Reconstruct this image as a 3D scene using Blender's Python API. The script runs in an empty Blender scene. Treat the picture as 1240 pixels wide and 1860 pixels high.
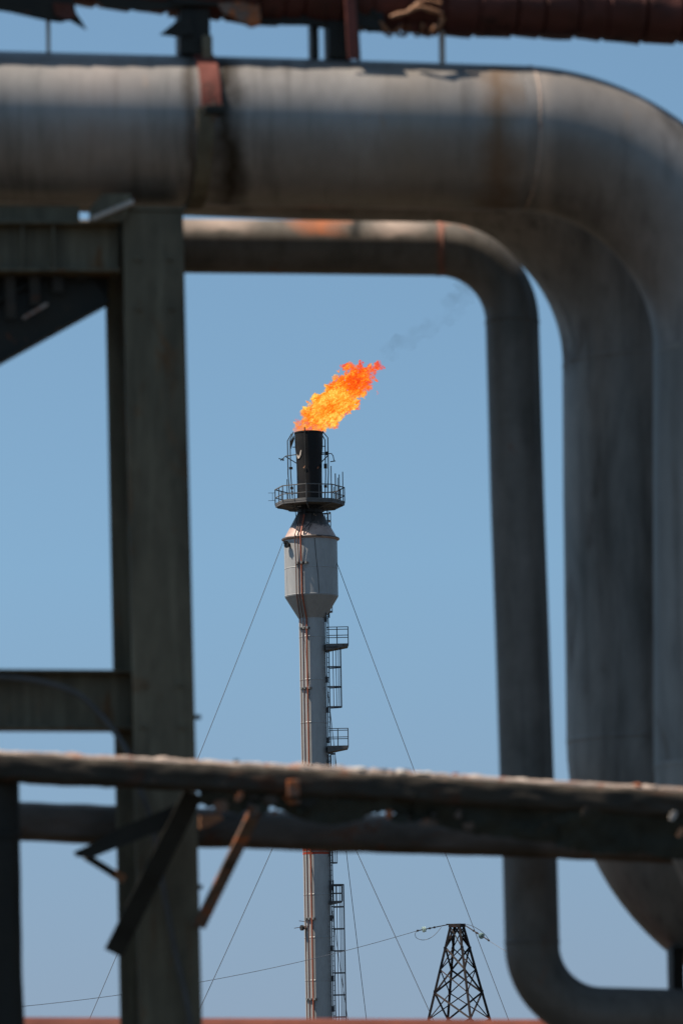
import bpy, math, random
import numpy as np
from mathutils import Vector, Matrix, noise
random.seed(7)
R = math.radians
scene = bpy.context.scene
COL = scene.collection

# ------------------------------------------------------------------ camera
F = 135 / 24 * 1240                 # focal length in pixels of the 1240 x 1860 photograph
PITCH, ROLL, EYE = R(8.24), R(-1.1), Vector((0, 0, 1.65))
f0 = Vector((0, math.cos(PITCH), math.sin(PITCH)))
u0 = Vector((0, -math.sin(PITCH), math.cos(PITCH)))
r0 = Vector((1, 0, 0))
rt = r0 * math.cos(ROLL) + u0 * math.sin(ROLL)
up = u0 * math.cos(ROLL) - r0 * math.sin(ROLL)
cam = bpy.data.cameras.new('camera')
cam.sensor_fit = 'HORIZONTAL'
cam.sensor_width, cam.sensor_height = 24, 36
cam.lens = 135
cam.clip_start, cam.clip_end = 0.5, 60000
cam.dof.use_dof = True
cam.dof.focus_distance = 195
cam.dof.aperture_fstop = 3.7
cam_ob = bpy.data.objects.new('camera', cam)
COL.objects.link(cam_ob)
m3 = Matrix((rt, up, -f0)).transposed()
cam_ob.matrix_world = Matrix.Translation(EYE) @ m3.to_4x4()
scene.camera = cam_ob

# ------------------------------------------------------------------ light
SUN = Vector((-0.455, -0.066, 0.887)).normalized()       # towards the sun: left and high
sun_el = math.asin(SUN.z)
world = bpy.data.worlds.new('World')
scene.world = world
world.use_nodes = True
wt = world.node_tree
wt.nodes.clear()
sky = wt.nodes.new('ShaderNodeTexSky')
sky.sky_type = 'NISHITA'
sky.sun_disc = False
sky.sun_elevation = sun_el
sky.sun_rotation = math.atan2(SUN.x, SUN.y)
sky.altitude = 900
sky.air_density = 1.0
sky.dust_density = 0.6
sky.ozone_density = 4.0
hs = wt.nodes.new('ShaderNodeMix')
hs.data_type = 'RGBA'
hs.blend_type = 'MULTIPLY'
hs.inputs[0].default_value = 1
hz = wt.nodes.new('ShaderNodeMapRange')           # duller, warmer air close to the horizon
hz.inputs['From Min'].default_value = 0.0
hz.inputs['From Max'].default_value = 0.13
tint = wt.nodes.new('ShaderNodeMix')
tint.data_type = 'RGBA'
tint.inputs[6].default_value = (0.93, 0.75, 0.61, 1)
tint.inputs[7].default_value = (0.98, 1.02, 0.86, 1)
wt.links.new(hz.outputs[0], tint.inputs[0])
wt.links.new(tint.outputs[2], hs.inputs[7])
bg = wt.nodes.new('ShaderNodeBackground')
bg.inputs['Strength'].default_value = 0.0752
wo = wt.nodes.new('ShaderNodeOutputWorld')
tcw = wt.nodes.new('ShaderNodeTexCoord')
sepw = wt.nodes.new('ShaderNodeSeparateXYZ')
comw = wt.nodes.new('ShaderNodeCombineXYZ')
zm = wt.nodes.new('ShaderNodeMath')              # soften the horizon glare: look the sky up a little higher
zm.operation = 'MULTIPLY_ADD'
zm.inputs[1].default_value = 0.55
zm.inputs[2].default_value = 0.19
nrw = wt.nodes.new('ShaderNodeVectorMath')
nrw.operation = 'NORMALIZE'
wt.links.new(tcw.outputs['Generated'], sepw.inputs[0])
wt.links.new(sepw.outputs[0], comw.inputs[0])
wt.links.new(sepw.outputs[1], comw.inputs[1])
wt.links.new(sepw.outputs[2], zm.inputs[0])
wt.links.new(sepw.outputs[2], hz.inputs['Value'])
wt.links.new(zm.outputs[0], comw.inputs[2])
wt.links.new(comw.outputs[0], nrw.inputs[0])
wt.links.new(nrw.outputs[0], sky.inputs[0])
wt.links.new(sky.outputs[0], hs.inputs[6])
wt.links.new(hs.outputs[2], bg.inputs['Color'])
wt.links.new(bg.outputs[0], wo.inputs['Surface'])
sl = bpy.data.lights.new('sun', 'SUN')
sl.energy = 5.0
sl.angle = R(0.53)
sl.color = (1.0, 0.90, 0.78)
so = bpy.data.objects.new('sun', sl)
so.rotation_euler = SUN.to_track_quat('Z', 'Y').to_euler()
so.location = (-30, 20, 60)
COL.objects.link(so)

vs = scene.view_settings
vs.view_transform = 'Standard'
vs.look = 'None'
vs.exposure = 1.0
vs.gamma = 1
cy = scene.cycles
cy.use_denoising = True
cy.denoiser = 'OPENIMAGEDENOISE'
cy.volume_step_rate = 1
cy.volume_max_steps = 512
cy.max_bounces = 8
cy.transparent_max_bounces = 16


# ------------------------------------------------------------------ pixels of the photograph -> places
def at(px, py, Y):
    """The point seen at pixel (px, py) of the photograph on the upright plane y = Y."""
    d = f0 + rt * ((px - 620) / F) + up * ((930 - py) / F)
    return EYE + d * (Y / d.y)


def ra(px, py, Y0):
    """The same on the pipe rack, whose planes run back to the right."""
    return at(px, py, Y0 + 0.00048 * px)


def m(n, Y):
    """n pixels at distance Y in metres."""
    return n * Y / F * 1.012


# ------------------------------------------------------------------ mesh helpers
class MB:
    def __init__(s):
        s.v, s.f, s.sm, s.ang = [], [], [], 28

    def add(s, vs, fs, smooth=False):
        b = len(s.v)
        s.v += [Vector(v) for v in vs]
        s.f += [[b + i for i in f] for f in fs]
        s.sm += [smooth] * len(fs)
        return s

    def box(s, c, ax, h):
        """box about c with unit axes ax (three) and half sizes h"""
        c = Vector(c)
        vs = []
        for k in range(8):
            p = c.copy()
            for i in range(3):
                p += ax[i] * (h[i] if k >> i & 1 else -h[i])
            vs.append(p)
        return s.add(vs, [(0, 2, 3, 1), (4, 5, 7, 6), (0, 1, 5, 4), (2, 6, 7, 3), (0, 4, 6, 2), (1, 3, 7, 5)])

    def bar(s, a, b, w, t, n=Vector((0, -1, 0))):
        """square bar from a to b; w across in the plane facing n, t along n"""
        a, b = Vector(a), Vector(b)
        d = (b - a)
        L = d.length
        d.normalize()
        side = d.cross(n)
        if side.length < 1e-4:
            side = d.cross(Vector((1, 0, 0)))
        side.normalize()
        nn = side.cross(d).normalized()
        return s.box((a + b) / 2, (d, side, nn), (L / 2, w / 2, t / 2))

    def sweep(s, pts, prof, closed=True, n=Vector((0, -1, 0)), smooth=False):
        """open profile polygon (u across, v along n) swept in a straight line over pts (2)"""
        a, b = Vector(pts[0]), Vector(pts[1])
        d = (b - a).normalized()
        side = d.cross(n).normalized()
        nn = side.cross(d).normalized()
        k = len(prof)
        vs = [p + side * u + nn * v for p in (a, b) for u, v in prof]
        fs = [(i, (i + 1) % k, k + (i + 1) % k, k + i) for i in range(k)]
        fs += [list(range(k))[::-1], list(range(k, 2 * k))]
        return s.add(vs, fs, smooth)

    def tube(s, pts, r, seg=12, caps=True, smooth=True):
        pts = [Vector(p) for p in pts]
        n = len(pts)
        rr = r if isinstance(r, (list, tuple)) else [r] * n
        t = []
        for i in range(n):
            a, b = pts[max(i - 1, 0)], pts[min(i + 1, n - 1)]
            t.append((b - a).normalized())
        ref = Vector((0, 0, 1)) if abs(t[0].z) < 0.9 else Vector((1, 0, 0))
        x = t[0].cross(ref).normalized()
        vs, fs = [], []
        for i in range(n):
            x = (x - t[i] * x.dot(t[i])).normalized()
            y = t[i].cross(x)
            for k in range(seg):
                a = 2 * math.pi * k / seg
                q = rr[i](a) if callable(rr[i]) else rr[i]
                vs.append(pts[i] + (x * math.cos(a) + y * math.sin(a)) * q)
        for i in range(n - 1):
            for k in range(seg):
                k2 = (k + 1) % seg
                fs.append((i * seg + k, i * seg + k2, (i + 1) * seg + k2, (i + 1) * seg + k))
        s.add(vs, fs, smooth)
        if caps:
            b = len(s.v) - len(vs)
            s.f += [[b + k for k in range(seg)][::-1], [b + (n - 1) * seg + k for k in range(seg)]]
            s.sm += [False, False]
        return s

    def lathe(s, c, prof, seg=48, smooth=True, caps=True):
        """prof: (radius, z) list about the upright axis through c"""
        s.ang = 9
        vs, fs = [], []
        for q, z in prof:
            for k in range(seg):
                a = 2 * math.pi * k / seg
                vs.append((c[0] + q * math.sin(a), c[1] - q * math.cos(a), z))
        for i in range(len(prof) - 1):
            for k in range(seg):
                k2 = (k + 1) % seg
                fs.append((i * seg + k, i * seg + k2, (i + 1) * seg + k2, (i + 1) * seg + k))
        b = len(s.v)
        s.add(vs, fs, smooth)
        if caps:
            s.f += [[b + k for k in range(seg)][::-1], [b + (len(prof) - 1) * seg + k for k in range(seg)]]
            s.sm += [False, False]
        return s

    def plate(s, outline, n, t):
        """flat plate: outline points, thickness t along n"""
        o = [Vector(p) for p in outline]
        k = len(o)
        vs = [p + n * t / 2 for p in o] + [p - n * t / 2 for p in o]
        fs = [list(range(k)), list(range(k, 2 * k))[::-1]]
        fs += [(i, k + i, k + (i + 1) % k, (i + 1) % k) for i in range(k)]
        return s.add(vs, fs)

    def build(s, name, mat, parent=None, base=None, bevel=0):
        if parent is None:
            lo = [min(v[i] for v in s.v) for i in range(3)]
            hi = [max(v[i] for v in s.v) for i in range(3)]
            org = Vector(base) if base else Vector(((lo[0] + hi[0]) / 2, (lo[1] + hi[1]) / 2, lo[2]))
        else:
            org = Vector(parent['org'])
        me = bpy.data.meshes.new(name)
        me.from_pydata([v - org for v in s.v], [], s.f)
        me.polygons.foreach_set('use_smooth', s.sm)
        me.update()
        import bmesh
        bm = bmesh.new()
        bm.from_mesh(me)
        bmesh.ops.recalc_face_normals(bm, faces=bm.faces)
        bm.to_mesh(me)
        bm.free()
        me.set_sharp_from_angle(angle=R(s.ang))
        o = bpy.data.objects.new(name, me)
        COL.objects.link(o)
        if mat:
            me.materials.append(mat)
        o['org'] = tuple(org)
        if parent is None:
            o.location = org
        else:
            o.parent = parent
        if bevel:
            b = o.modifiers.new('bevel', 'BEVEL')
            b.width = bevel
            b.segments = 2
            b.limit_method = 'ANGLE'
        return o


def empty(name, loc):
    o = bpy.data.objects.new(name, None)
    o.empty_display_size = 0.3
    COL.objects.link(o)
    o.location = loc
    o['org'] = tuple(loc)
    return o


def tag(o, label, cat, group=None, kind=None):
    o['label'] = label
    o['category'] = cat
    if group:
        o['group'] = group
    if kind:
        o['kind'] = kind
    return o


def arc(c, r, a0, a1, n=24):
    """pixel arc about c; angles in degrees, 0 = right, 90 = up in the picture plane"""
    return [(c[0] + r * math.cos(R(a0 + (a1 - a0) * i / n)), c[1] - r * math.sin(R(a0 + (a1 - a0) * i / n))) for i in range(n + 1)]


def dense(pts, n):
    """resample a polyline of vectors evenly (n pieces per unit segment list)"""
    out = []
    for a, b in zip(pts[:-1], pts[1:]):
        for i in range(n):
            out.append(a.lerp(b, i / n))
    return out + [pts[-1]]


# ------------------------------------------------------------------ materials
def new_mat(name):
    mt = bpy.data.materials.new(name)
    mt.use_nodes = True
    nt = mt.node_tree
    return mt, nt, nt.nodes['Principled BSDF']


def nz(nt, scale, vec=None, detail=6, rough=0.6, dist=0.0):
    n = nt.nodes.new('ShaderNodeTexNoise')
    n.inputs['Scale'].default_value = scale
    n.inputs['Detail'].default_value = detail
    n.inputs['Roughness'].default_value = rough
    n.inputs['Distortion'].default_value = dist
    if vec is not None:
        nt.links.new(vec, n.inputs['Vector'])
    return n.outputs['Fac']


def ramp(nt, fac, stops):
    n = nt.nodes.new('ShaderNodeValToRGB')
    el = n.color_ramp.elements
    el[0].position, el[0].color = stops[0][0], (*stops[0][1], 1)
    el[1].position, el[1].color = stops[-1][0], (*stops[-1][1], 1)
    for p, c in stops[1:-1]:
        e = el.new(p)
        e.color = (*c, 1)
    nt.links.new(fac, n.inputs[0])
    return n.outputs[0]


def mixc(nt, fac, a, b, mode='MIX'):
    n = nt.nodes.new('ShaderNodeMix')
    n.data_type = 'RGBA'
    n.blend_type = mode
    for sock, val in ((n.inputs[0], fac), (n.inputs[6], a), (n.inputs[7], b)):
        if isinstance(val, (int, float)):
            sock.default_value = val
        elif isinstance(val, tuple):
            sock.default_value = (*val, 1) if len(val) == 3 else val
        else:
            nt.links.new(val, sock)
    return n.outputs[2]


def math_n(nt, op, a, b=None, c=None, clamp=False):
    n = nt.nodes.new('ShaderNodeMath')
    n.operation = op
    n.use_clamp = clamp
    for i, val in enumerate((a, b, c)):
        if val is None:
            continue
        if isinstance(val, (int, float)):
            n.inputs[i].default_value = val
        else:
            nt.links.new(val, n.inputs[i])
    return n.outputs[0]


def objvec(nt, scale=(1, 1, 1)):
    tc = nt.nodes.new('ShaderNodeTexCoord')
    mp = nt.nodes.new('ShaderNodeMapping')
    mp.inputs['Scale'].default_value = scale
    nt.links.new(tc.outputs['Object'], mp.inputs['Vector'])
    return mp.outputs[0]


def weathered(name, c1, c2, rust=(0.16, 0.05, 0.02), rust_at=0.62, rust_w=0.08, scale=3.0, stretch=(1, 1, 1), metallic=0.0,
              rough=(0.45, 0.7), bump=0.15, streak=0.0, streak_stretch=(1, 1, 0.08), streak_col=(0.04, 0.035, 0.03), fine=24, spec=0.2, stains=()):
    mt, nt, b = new_mat(name)
    v = objvec(nt, stretch)
    big = nz(nt, scale, v, 8, 0.62, 0.4)
    col = ramp(nt, big, [(0.32, c1), (0.68, c2)])
    fn = nz(nt, scale * fine / 3, v, 5, 0.7)
    col = mixc(nt, 0.55, col, ramp(nt, fn, [(0.25, (0.62, 0.62, 0.62)), (0.75, (1, 1, 1))]), 'MULTIPLY')
    if streak:
        sv = objvec(nt, streak_stretch)
        sn = nz(nt, 9, sv, 6, 0.65, 0.2)
        sm_ = ramp(nt, sn, [(0.5, (0, 0, 0)), (0.72, (streak, streak, streak))])
        col = mixc(nt, sm_, col, streak_col)
    rn = nz(nt, scale * 1.7, objvec(nt, tuple(x * 1.0 for x in stretch)), 10, 0.68, 0.9)
    rm = ramp(nt, rn, [(rust_at, (0, 0, 0)), (rust_at + rust_w, (1, 1, 1))])
    rc = ramp(nt, fn, [(0.3, tuple(x * 0.55 for x in rust)), (0.7, tuple(min(1, x * 1.35) for x in rust))])
    col = mixc(nt, rm, col, rc)
    for ax_, x0, half, sc_, amount, *low in stains:       # grime, rust and pale patches, each placed along the run
        sp_ = nt.nodes.new('ShaderNodeSeparateXYZ')
        tco = nt.nodes.new('ShaderNodeTexCoord')
        nt.links.new(tco.outputs['Object'], sp_.inputs[0])
        wob = nz(nt, 5, objvec(nt), 5, .65)
        dx_ = math_n(nt, 'ADD', math_n(nt, 'SUBTRACT', sp_.outputs[ax_], x0), math_n(nt, 'MULTIPLY', math_n(nt, 'SUBTRACT', wob, .5), half * 1.6))
        fall = math_n(nt, 'SUBTRACT', 1.0, math_n(nt, 'DIVIDE', math_n(nt, 'ABSOLUTE', dx_), half), clamp=True)
        if low:                                     # upper side only: rust where water lies, and the pale marks
            zz = math_n(nt, 'ADD', math_n(nt, 'SUBTRACT', sp_.outputs[2], low[0]), math_n(nt, 'MULTIPLY', math_n(nt, 'SUBTRACT', wob, .5), .16))
            fall = math_n(nt, 'MULTIPLY', fall, math_n(nt, 'MULTIPLY', zz, 40.0, clamp=True))
        col = mixc(nt, math_n(nt, 'MULTIPLY', fall, amount), col, sc_)
    nt.links.new(col, b.inputs['Base Color'])
    b.inputs['Metallic'].default_value = metallic
    b.inputs['Specular IOR Level'].default_value = spec
    if metallic:
        mm = math_n(nt, 'SUBTRACT', 1.0, rm)
        nt.links.new(math_n(nt, 'MULTIPLY', mm, metallic), b.inputs['Metallic'])
    rr = ramp(nt, big, [(0.3, (rough[0],) * 3), (0.7, (rough[1],) * 3)])
    nt.links.new(mixc(nt, rm, rr, (0.9, 0.9, 0.9)), b.inputs['Roughness'])
    if bump:
        bp = nt.nodes.new('ShaderNodeBump')
        bp.inputs['Strength'].default_value = bump
        bp.inputs['Distance'].default_value = 0.02
        nt.links.new(mixc(nt, 0.5, fn, rn), bp.inputs['Height'])
        nt.links.new(bp.outputs[0], b.inputs['Normal'])
    return mt


M = {}
JORG = ra(1318, 800, 18.9).x
PORG = ra(934, 720, 19.55).x
PZ = ra(585, 449, 19.55).z + 0.03


def jx(x):
    return ra(x, 245, 18.9).x - JORG


def px_(x):
    return ra(x, 450, 19.55).x - PORG


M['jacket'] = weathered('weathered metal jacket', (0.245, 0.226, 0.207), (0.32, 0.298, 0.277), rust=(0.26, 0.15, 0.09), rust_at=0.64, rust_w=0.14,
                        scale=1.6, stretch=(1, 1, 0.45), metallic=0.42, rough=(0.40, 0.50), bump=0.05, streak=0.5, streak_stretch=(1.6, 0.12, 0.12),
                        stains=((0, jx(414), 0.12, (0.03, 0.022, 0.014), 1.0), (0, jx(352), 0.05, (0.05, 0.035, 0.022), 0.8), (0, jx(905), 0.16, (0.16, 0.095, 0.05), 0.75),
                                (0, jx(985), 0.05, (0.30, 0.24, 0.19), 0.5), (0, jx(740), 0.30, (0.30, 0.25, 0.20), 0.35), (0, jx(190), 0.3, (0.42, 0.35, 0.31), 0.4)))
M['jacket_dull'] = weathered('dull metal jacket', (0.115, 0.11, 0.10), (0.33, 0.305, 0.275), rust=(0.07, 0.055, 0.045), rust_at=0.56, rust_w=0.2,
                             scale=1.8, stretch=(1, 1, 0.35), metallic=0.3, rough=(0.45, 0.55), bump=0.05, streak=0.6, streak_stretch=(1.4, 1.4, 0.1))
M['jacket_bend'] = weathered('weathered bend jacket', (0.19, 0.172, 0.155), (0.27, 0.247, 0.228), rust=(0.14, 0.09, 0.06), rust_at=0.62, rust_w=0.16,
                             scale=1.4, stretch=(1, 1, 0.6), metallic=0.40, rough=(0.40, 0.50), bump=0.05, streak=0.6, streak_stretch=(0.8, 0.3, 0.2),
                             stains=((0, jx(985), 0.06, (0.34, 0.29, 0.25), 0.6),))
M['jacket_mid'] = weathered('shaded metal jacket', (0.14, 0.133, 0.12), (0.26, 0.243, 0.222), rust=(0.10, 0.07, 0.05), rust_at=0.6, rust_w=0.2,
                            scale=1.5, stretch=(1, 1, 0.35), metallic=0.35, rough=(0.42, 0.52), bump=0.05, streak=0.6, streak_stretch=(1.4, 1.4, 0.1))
M['steel_pipe'] = weathered('aged steel pipe', (0.075, 0.068, 0.056), (0.19, 0.168, 0.148), rust=(0.20, 0.08, 0.04), rust_at=0.62, rust_w=0.08,
                            scale=2.6, stretch=(0.6, 1, 0.5), metallic=0.25, rough=(0.45, 0.6), bump=0.1, streak=0.5, streak_stretch=(1.5, 1.5, 0.15),
                            stains=((0, px_(585), 0.19, (0.34, 0.115, 0.05), 0.95, PZ), (0, px_(648), 0.04, (0.02, 0.02, 0.018), 1.0, PZ), (0, px_(400), 0.25, (0.40, 0.31, 0.26), 0.7, PZ),
                                    (0, px_(720), 0.16, (0.40, 0.31, 0.26), 0.7, PZ), (0, px_(800), 0.03, (0.25, 0.09, 0.06), 0.8)))
M['beam'] = weathered('dirty painted steel', (0.052, 0.043, 0.026), (0.175, 0.145, 0.095), rust=(0.13, 0.062, 0.025), rust_at=0.56, rust_w=0.14,
                      scale=2.5, stretch=(1, 1, 0.4), rough=(0.5, 0.75), bump=0.2, streak=0.55, streak_stretch=(2.0, 2.0, 0.12), streak_col=(0.22, 0.19, 0.125))
M['dark'] = weathered('blackened steel', (0.014, 0.013, 0.010), (0.032, 0.029, 0.022), rust=(0.14, 0.05, 0.022), rust_at=0.66, rust_w=0.06, scale=4, bump=0.25)
M['rusty'] = weathered('flaking rusty steel', (0.05, 0.038, 0.027), (0.24, 0.16, 0.12), rust=(0.36, 0.11, 0.04), rust_at=0.5, rust_w=0.1, scale=5, bump=0.35)
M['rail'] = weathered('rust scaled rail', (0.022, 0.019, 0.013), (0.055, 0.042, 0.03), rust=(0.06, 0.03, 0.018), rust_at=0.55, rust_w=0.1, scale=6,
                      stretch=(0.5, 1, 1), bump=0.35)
M['rear_rail'] = weathered('brown rear rail', (0.05, 0.04, 0.03), (0.13, 0.10, 0.08), rust=(0.10, 0.045, 0.025), rust_at=0.55, rust_w=0.1, scale=5, stretch=(0.5, 1, 1), bump=0.35)
M['crust_and_sunlit'] = weathered('pale rust and sunlit edges', (0.28, 0.21, 0.17), (0.46, 0.37, 0.31), rust=(0.26, 0.10, 0.06), rust_at=0.55, rust_w=0.1, scale=7, bump=0.4)  # rust flakes, and the sunlight coloured into rail tops and brace
M['wrap'] = weathered('oxide red pipe wrap', (0.05, 0.016, 0.011), (0.11, 0.034, 0.025), rust=(0.024, 0.013, 0.010), rust_at=0.55, rust_w=0.1, scale=3.5, bump=0.4)
M['redpipe'] = weathered('red oxide pipe', (0.09, 0.026, 0.016), (0.14, 0.04, 0.024), rust=(0.05, 0.022, 0.015), rust_at=0.6, rust_w=0.1, scale=3, bump=0.1)
M['strap'] = weathered('rusty red strap', (0.10, 0.028, 0.02), (0.20, 0.058, 0.042), rust=(0.04, 0.022, 0.016), rust_at=0.58, rust_w=0.1, scale=6, bump=0.2)
M['lagging'] = weathered('old lagging cloth', (0.02, 0.02, 0.014), (0.05, 0.048, 0.034), rust=(0.10, 0.06, 0.035), rust_at=0.64, rust_w=0.08, scale=4, rough=(0.8, 0.95), bump=0.5)
M['cable'] = weathered('grey cable sheath', (0.06, 0.056, 0.05), (0.10, 0.094, 0.088), rust_at=0.9, scale=6, rough=(0.5, 0.6), bump=0.05)
M['orange'] = weathered('orange rusted metal', (0.26, 0.12, 0.06), (0.38, 0.20, 0.11), rust=(0.12, 0.05, 0.03), rust_at=0.6, rust_w=0.08, scale=7, bump=0.3)
M['pale'] = weathered('pale scraped and sunlit metal', (0.40, 0.34, 0.28), (0.55, 0.48, 0.42), rust=(0.3, 0.13, 0.06), rust_at=0.58, rust_w=0.1, scale=7, bump=0.2)
# the stack
M['stack'] = weathered('silver stack paint', (0.305, 0.305, 0.30), (0.385, 0.383, 0.375), rust=(0.36, 0.27, 0.22), rust_at=0.68, rust_w=0.14, scale=0.45,
                       stretch=(1, 1, 0.35), metallic=0.25, rough=(0.46, 0.55), bump=0, streak=0.25, streak_stretch=(0.5, 0.5, 0.02),
                       streak_col=(0.3, 0.27, 0.25))
M['tip'] = weathered('soot black burner', (0.007, 0.006, 0.006), (0.015, 0.013, 0.012), rust=(0.05, 0.022, 0.014), rust_at=0.62, rust_w=0.1, scale=0.8, bump=0.15)
M['soot'] = weathered('sooty steel', (0.02, 0.019, 0.018), (0.045, 0.042, 0.040), rust=(0.06, 0.032, 0.022), rust_at=0.64, scale=1, bump=0.1)
M['plat'] = weathered('grey platform steel', (0.07, 0.068, 0.065), (0.15, 0.145, 0.14), rust=(0.08, 0.05, 0.035), rust_at=0.62, scale=1.2, bump=0.1)
M['ladder'] = weathered('dark ladder paint', (0.045, 0.045, 0.048), (0.08, 0.08, 0.085), rust=(0.10, 0.05, 0.04), rust_at=0.66, scale=1, bump=0)
M['cage'] = weathered('ladder cage paint', (0.07, 0.068, 0.07), (0.12, 0.11, 0.115), rust=(0.12, 0.06, 0.05), rust_at=0.64, scale=1, bump=0)
M['riser_red'] = weathered('red riser paint', (0.24, 0.06, 0.03), (0.32, 0.09, 0.045), rust=(0.16, 0.06, 0.04), rust_at=0.66, scale=0.7, bump=0)
M['riser_brown'] = weathered('brown riser paint', (0.10, 0.05, 0.04), (0.16, 0.075, 0.055), rust=(0.30, 0.10, 0.05), rust_at=0.62, scale=0.7, bump=0)
M['bracket'] = weathered('pale bracket', (0.42, 0.38, 0.32), (0.55, 0.50, 0.43), rust_at=0.75, scale=2, bump=0)
M['wire'] = weathered('guy wire steel', (0.05, 0.05, 0.055), (0.08, 0.08, 0.085), rust_at=0.8, scale=0.4, bump=0)
M['powerline'] = weathered('power line aluminium', (0.11, 0.12, 0.14), (0.16, 0.17, 0.19), rust_at=0.9, scale=0.4, bump=0)
M['pylon'] = weathered('pylon rusted steel', (0.014, 0.011, 0.010), (0.03, 0.021, 0.019), rust=(0.05, 0.022, 0.017), rust_at=0.62, scale=1.3, bump=0)


def cone_material():
    mt, nt, b = new_mat('heat tinted cone')
    v = objvec(nt)
    n1 = nz(nt, 1.3, v, 8, 0.65, 0.6)
    col = ramp(nt, n1, [(0.3, (0.31, 0.205, 0.165)), (0.7, (0.46, 0.33, 0.28))])
    sep = nt.nodes.new('ShaderNodeSeparateXYZ')
    tc = nt.nodes.new('ShaderNodeTexCoord')
    nt.links.new(tc.outputs['Generated'], sep.inputs[0])
    n2 = nz(nt, 2.2, v, 6, 0.7, 0.8)
    s = math_n(nt, 'ADD', sep.outputs[2], math_n(nt, 'MULTIPLY', math_n(nt, 'SUBTRACT', n2, 0.5), 1.1))
    mask = ramp(nt, s, [(0.36, (0, 0, 0)), (0.56, (1, 1, 1))])
    nt.links.new(mixc(nt, mask, col, (0.06, 0.05, 0.045)), b.inputs['Base Color'])
    b.inputs['Roughness'].default_value = 0.5
    b.inputs['Metallic'].default_value = 0.2
    return mt


M['cone'] = cone_material()


def glass_material():
    mt, nt, b = new_mat('insulator glass')
    b.inputs['Base Color'].default_value = (0.62, 0.80, 0.74, 1)
    b.inputs['Roughness'].default_value = 0.12
    b.inputs['Transmission Weight'].default_value = 0.35
    n = nz(nt, 3, objvec(nt))
    nt.links.new(ramp(nt, n, [(0.3, (0.30, 0.44, 0.41)), (0.7, (0.45, 0.56, 0.53))]), b.inputs['Base Color'])
    return mt


M['glass'] = glass_material()


def ground_material():
    mt, nt, b = new_mat('dry ground')
    tc = nt.nodes.new('ShaderNodeTexCoord')
    n1 = nz(nt, 0.05, tc.outputs['Object'], 8, 0.6)
    n2 = nz(nt, 2.5, tc.outputs['Object'], 8, 0.7)
    c = ramp(nt, n1, [(0.35, (0.018, 0.0145, 0.007)), (0.65, (0.034, 0.027, 0.015))])
    c = mixc(nt, 0.6, c, ramp(nt, n2, [(0.3, (0.5, 0.5, 0.5)), (0.7, (1, 1, 1))]), 'MULTIPLY')
    nt.links.new(c, b.inputs['Base Color'])
    b.inputs['Roughness'].default_value = 0.95
    return mt


# ------------------------------------------------------------------ ground
g = MB()
S_ = 25000
g.add([(-S_, -S_, 0), (S_, -S_, 0), (S_, S_, 0), (-S_, S_, 0)], [(0, 1, 2, 3)])
tag(g.build('ground', ground_material(), base=(0, 0, 0)), 'dry flat ground below the plant', 'ground', kind='structure')

# =================================================================== the pipe rack in the foreground
UP = Vector((0, 0, 1))
RX = (ra(900, 930, 18.9) - ra(300, 930, 18.9))
RX.z = 0
RX.normalize()                                   # along the rack
RY = UP.cross(RX)                                # across the rack, away from the camera
RN = -RY


def pxpath(pix, Y0, flat_from=None):
    """pixel points -> rack points; from index flat_from on the run drops in one upright plane"""
    return [ra(x, y, Y0) for x, y in pix]


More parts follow.
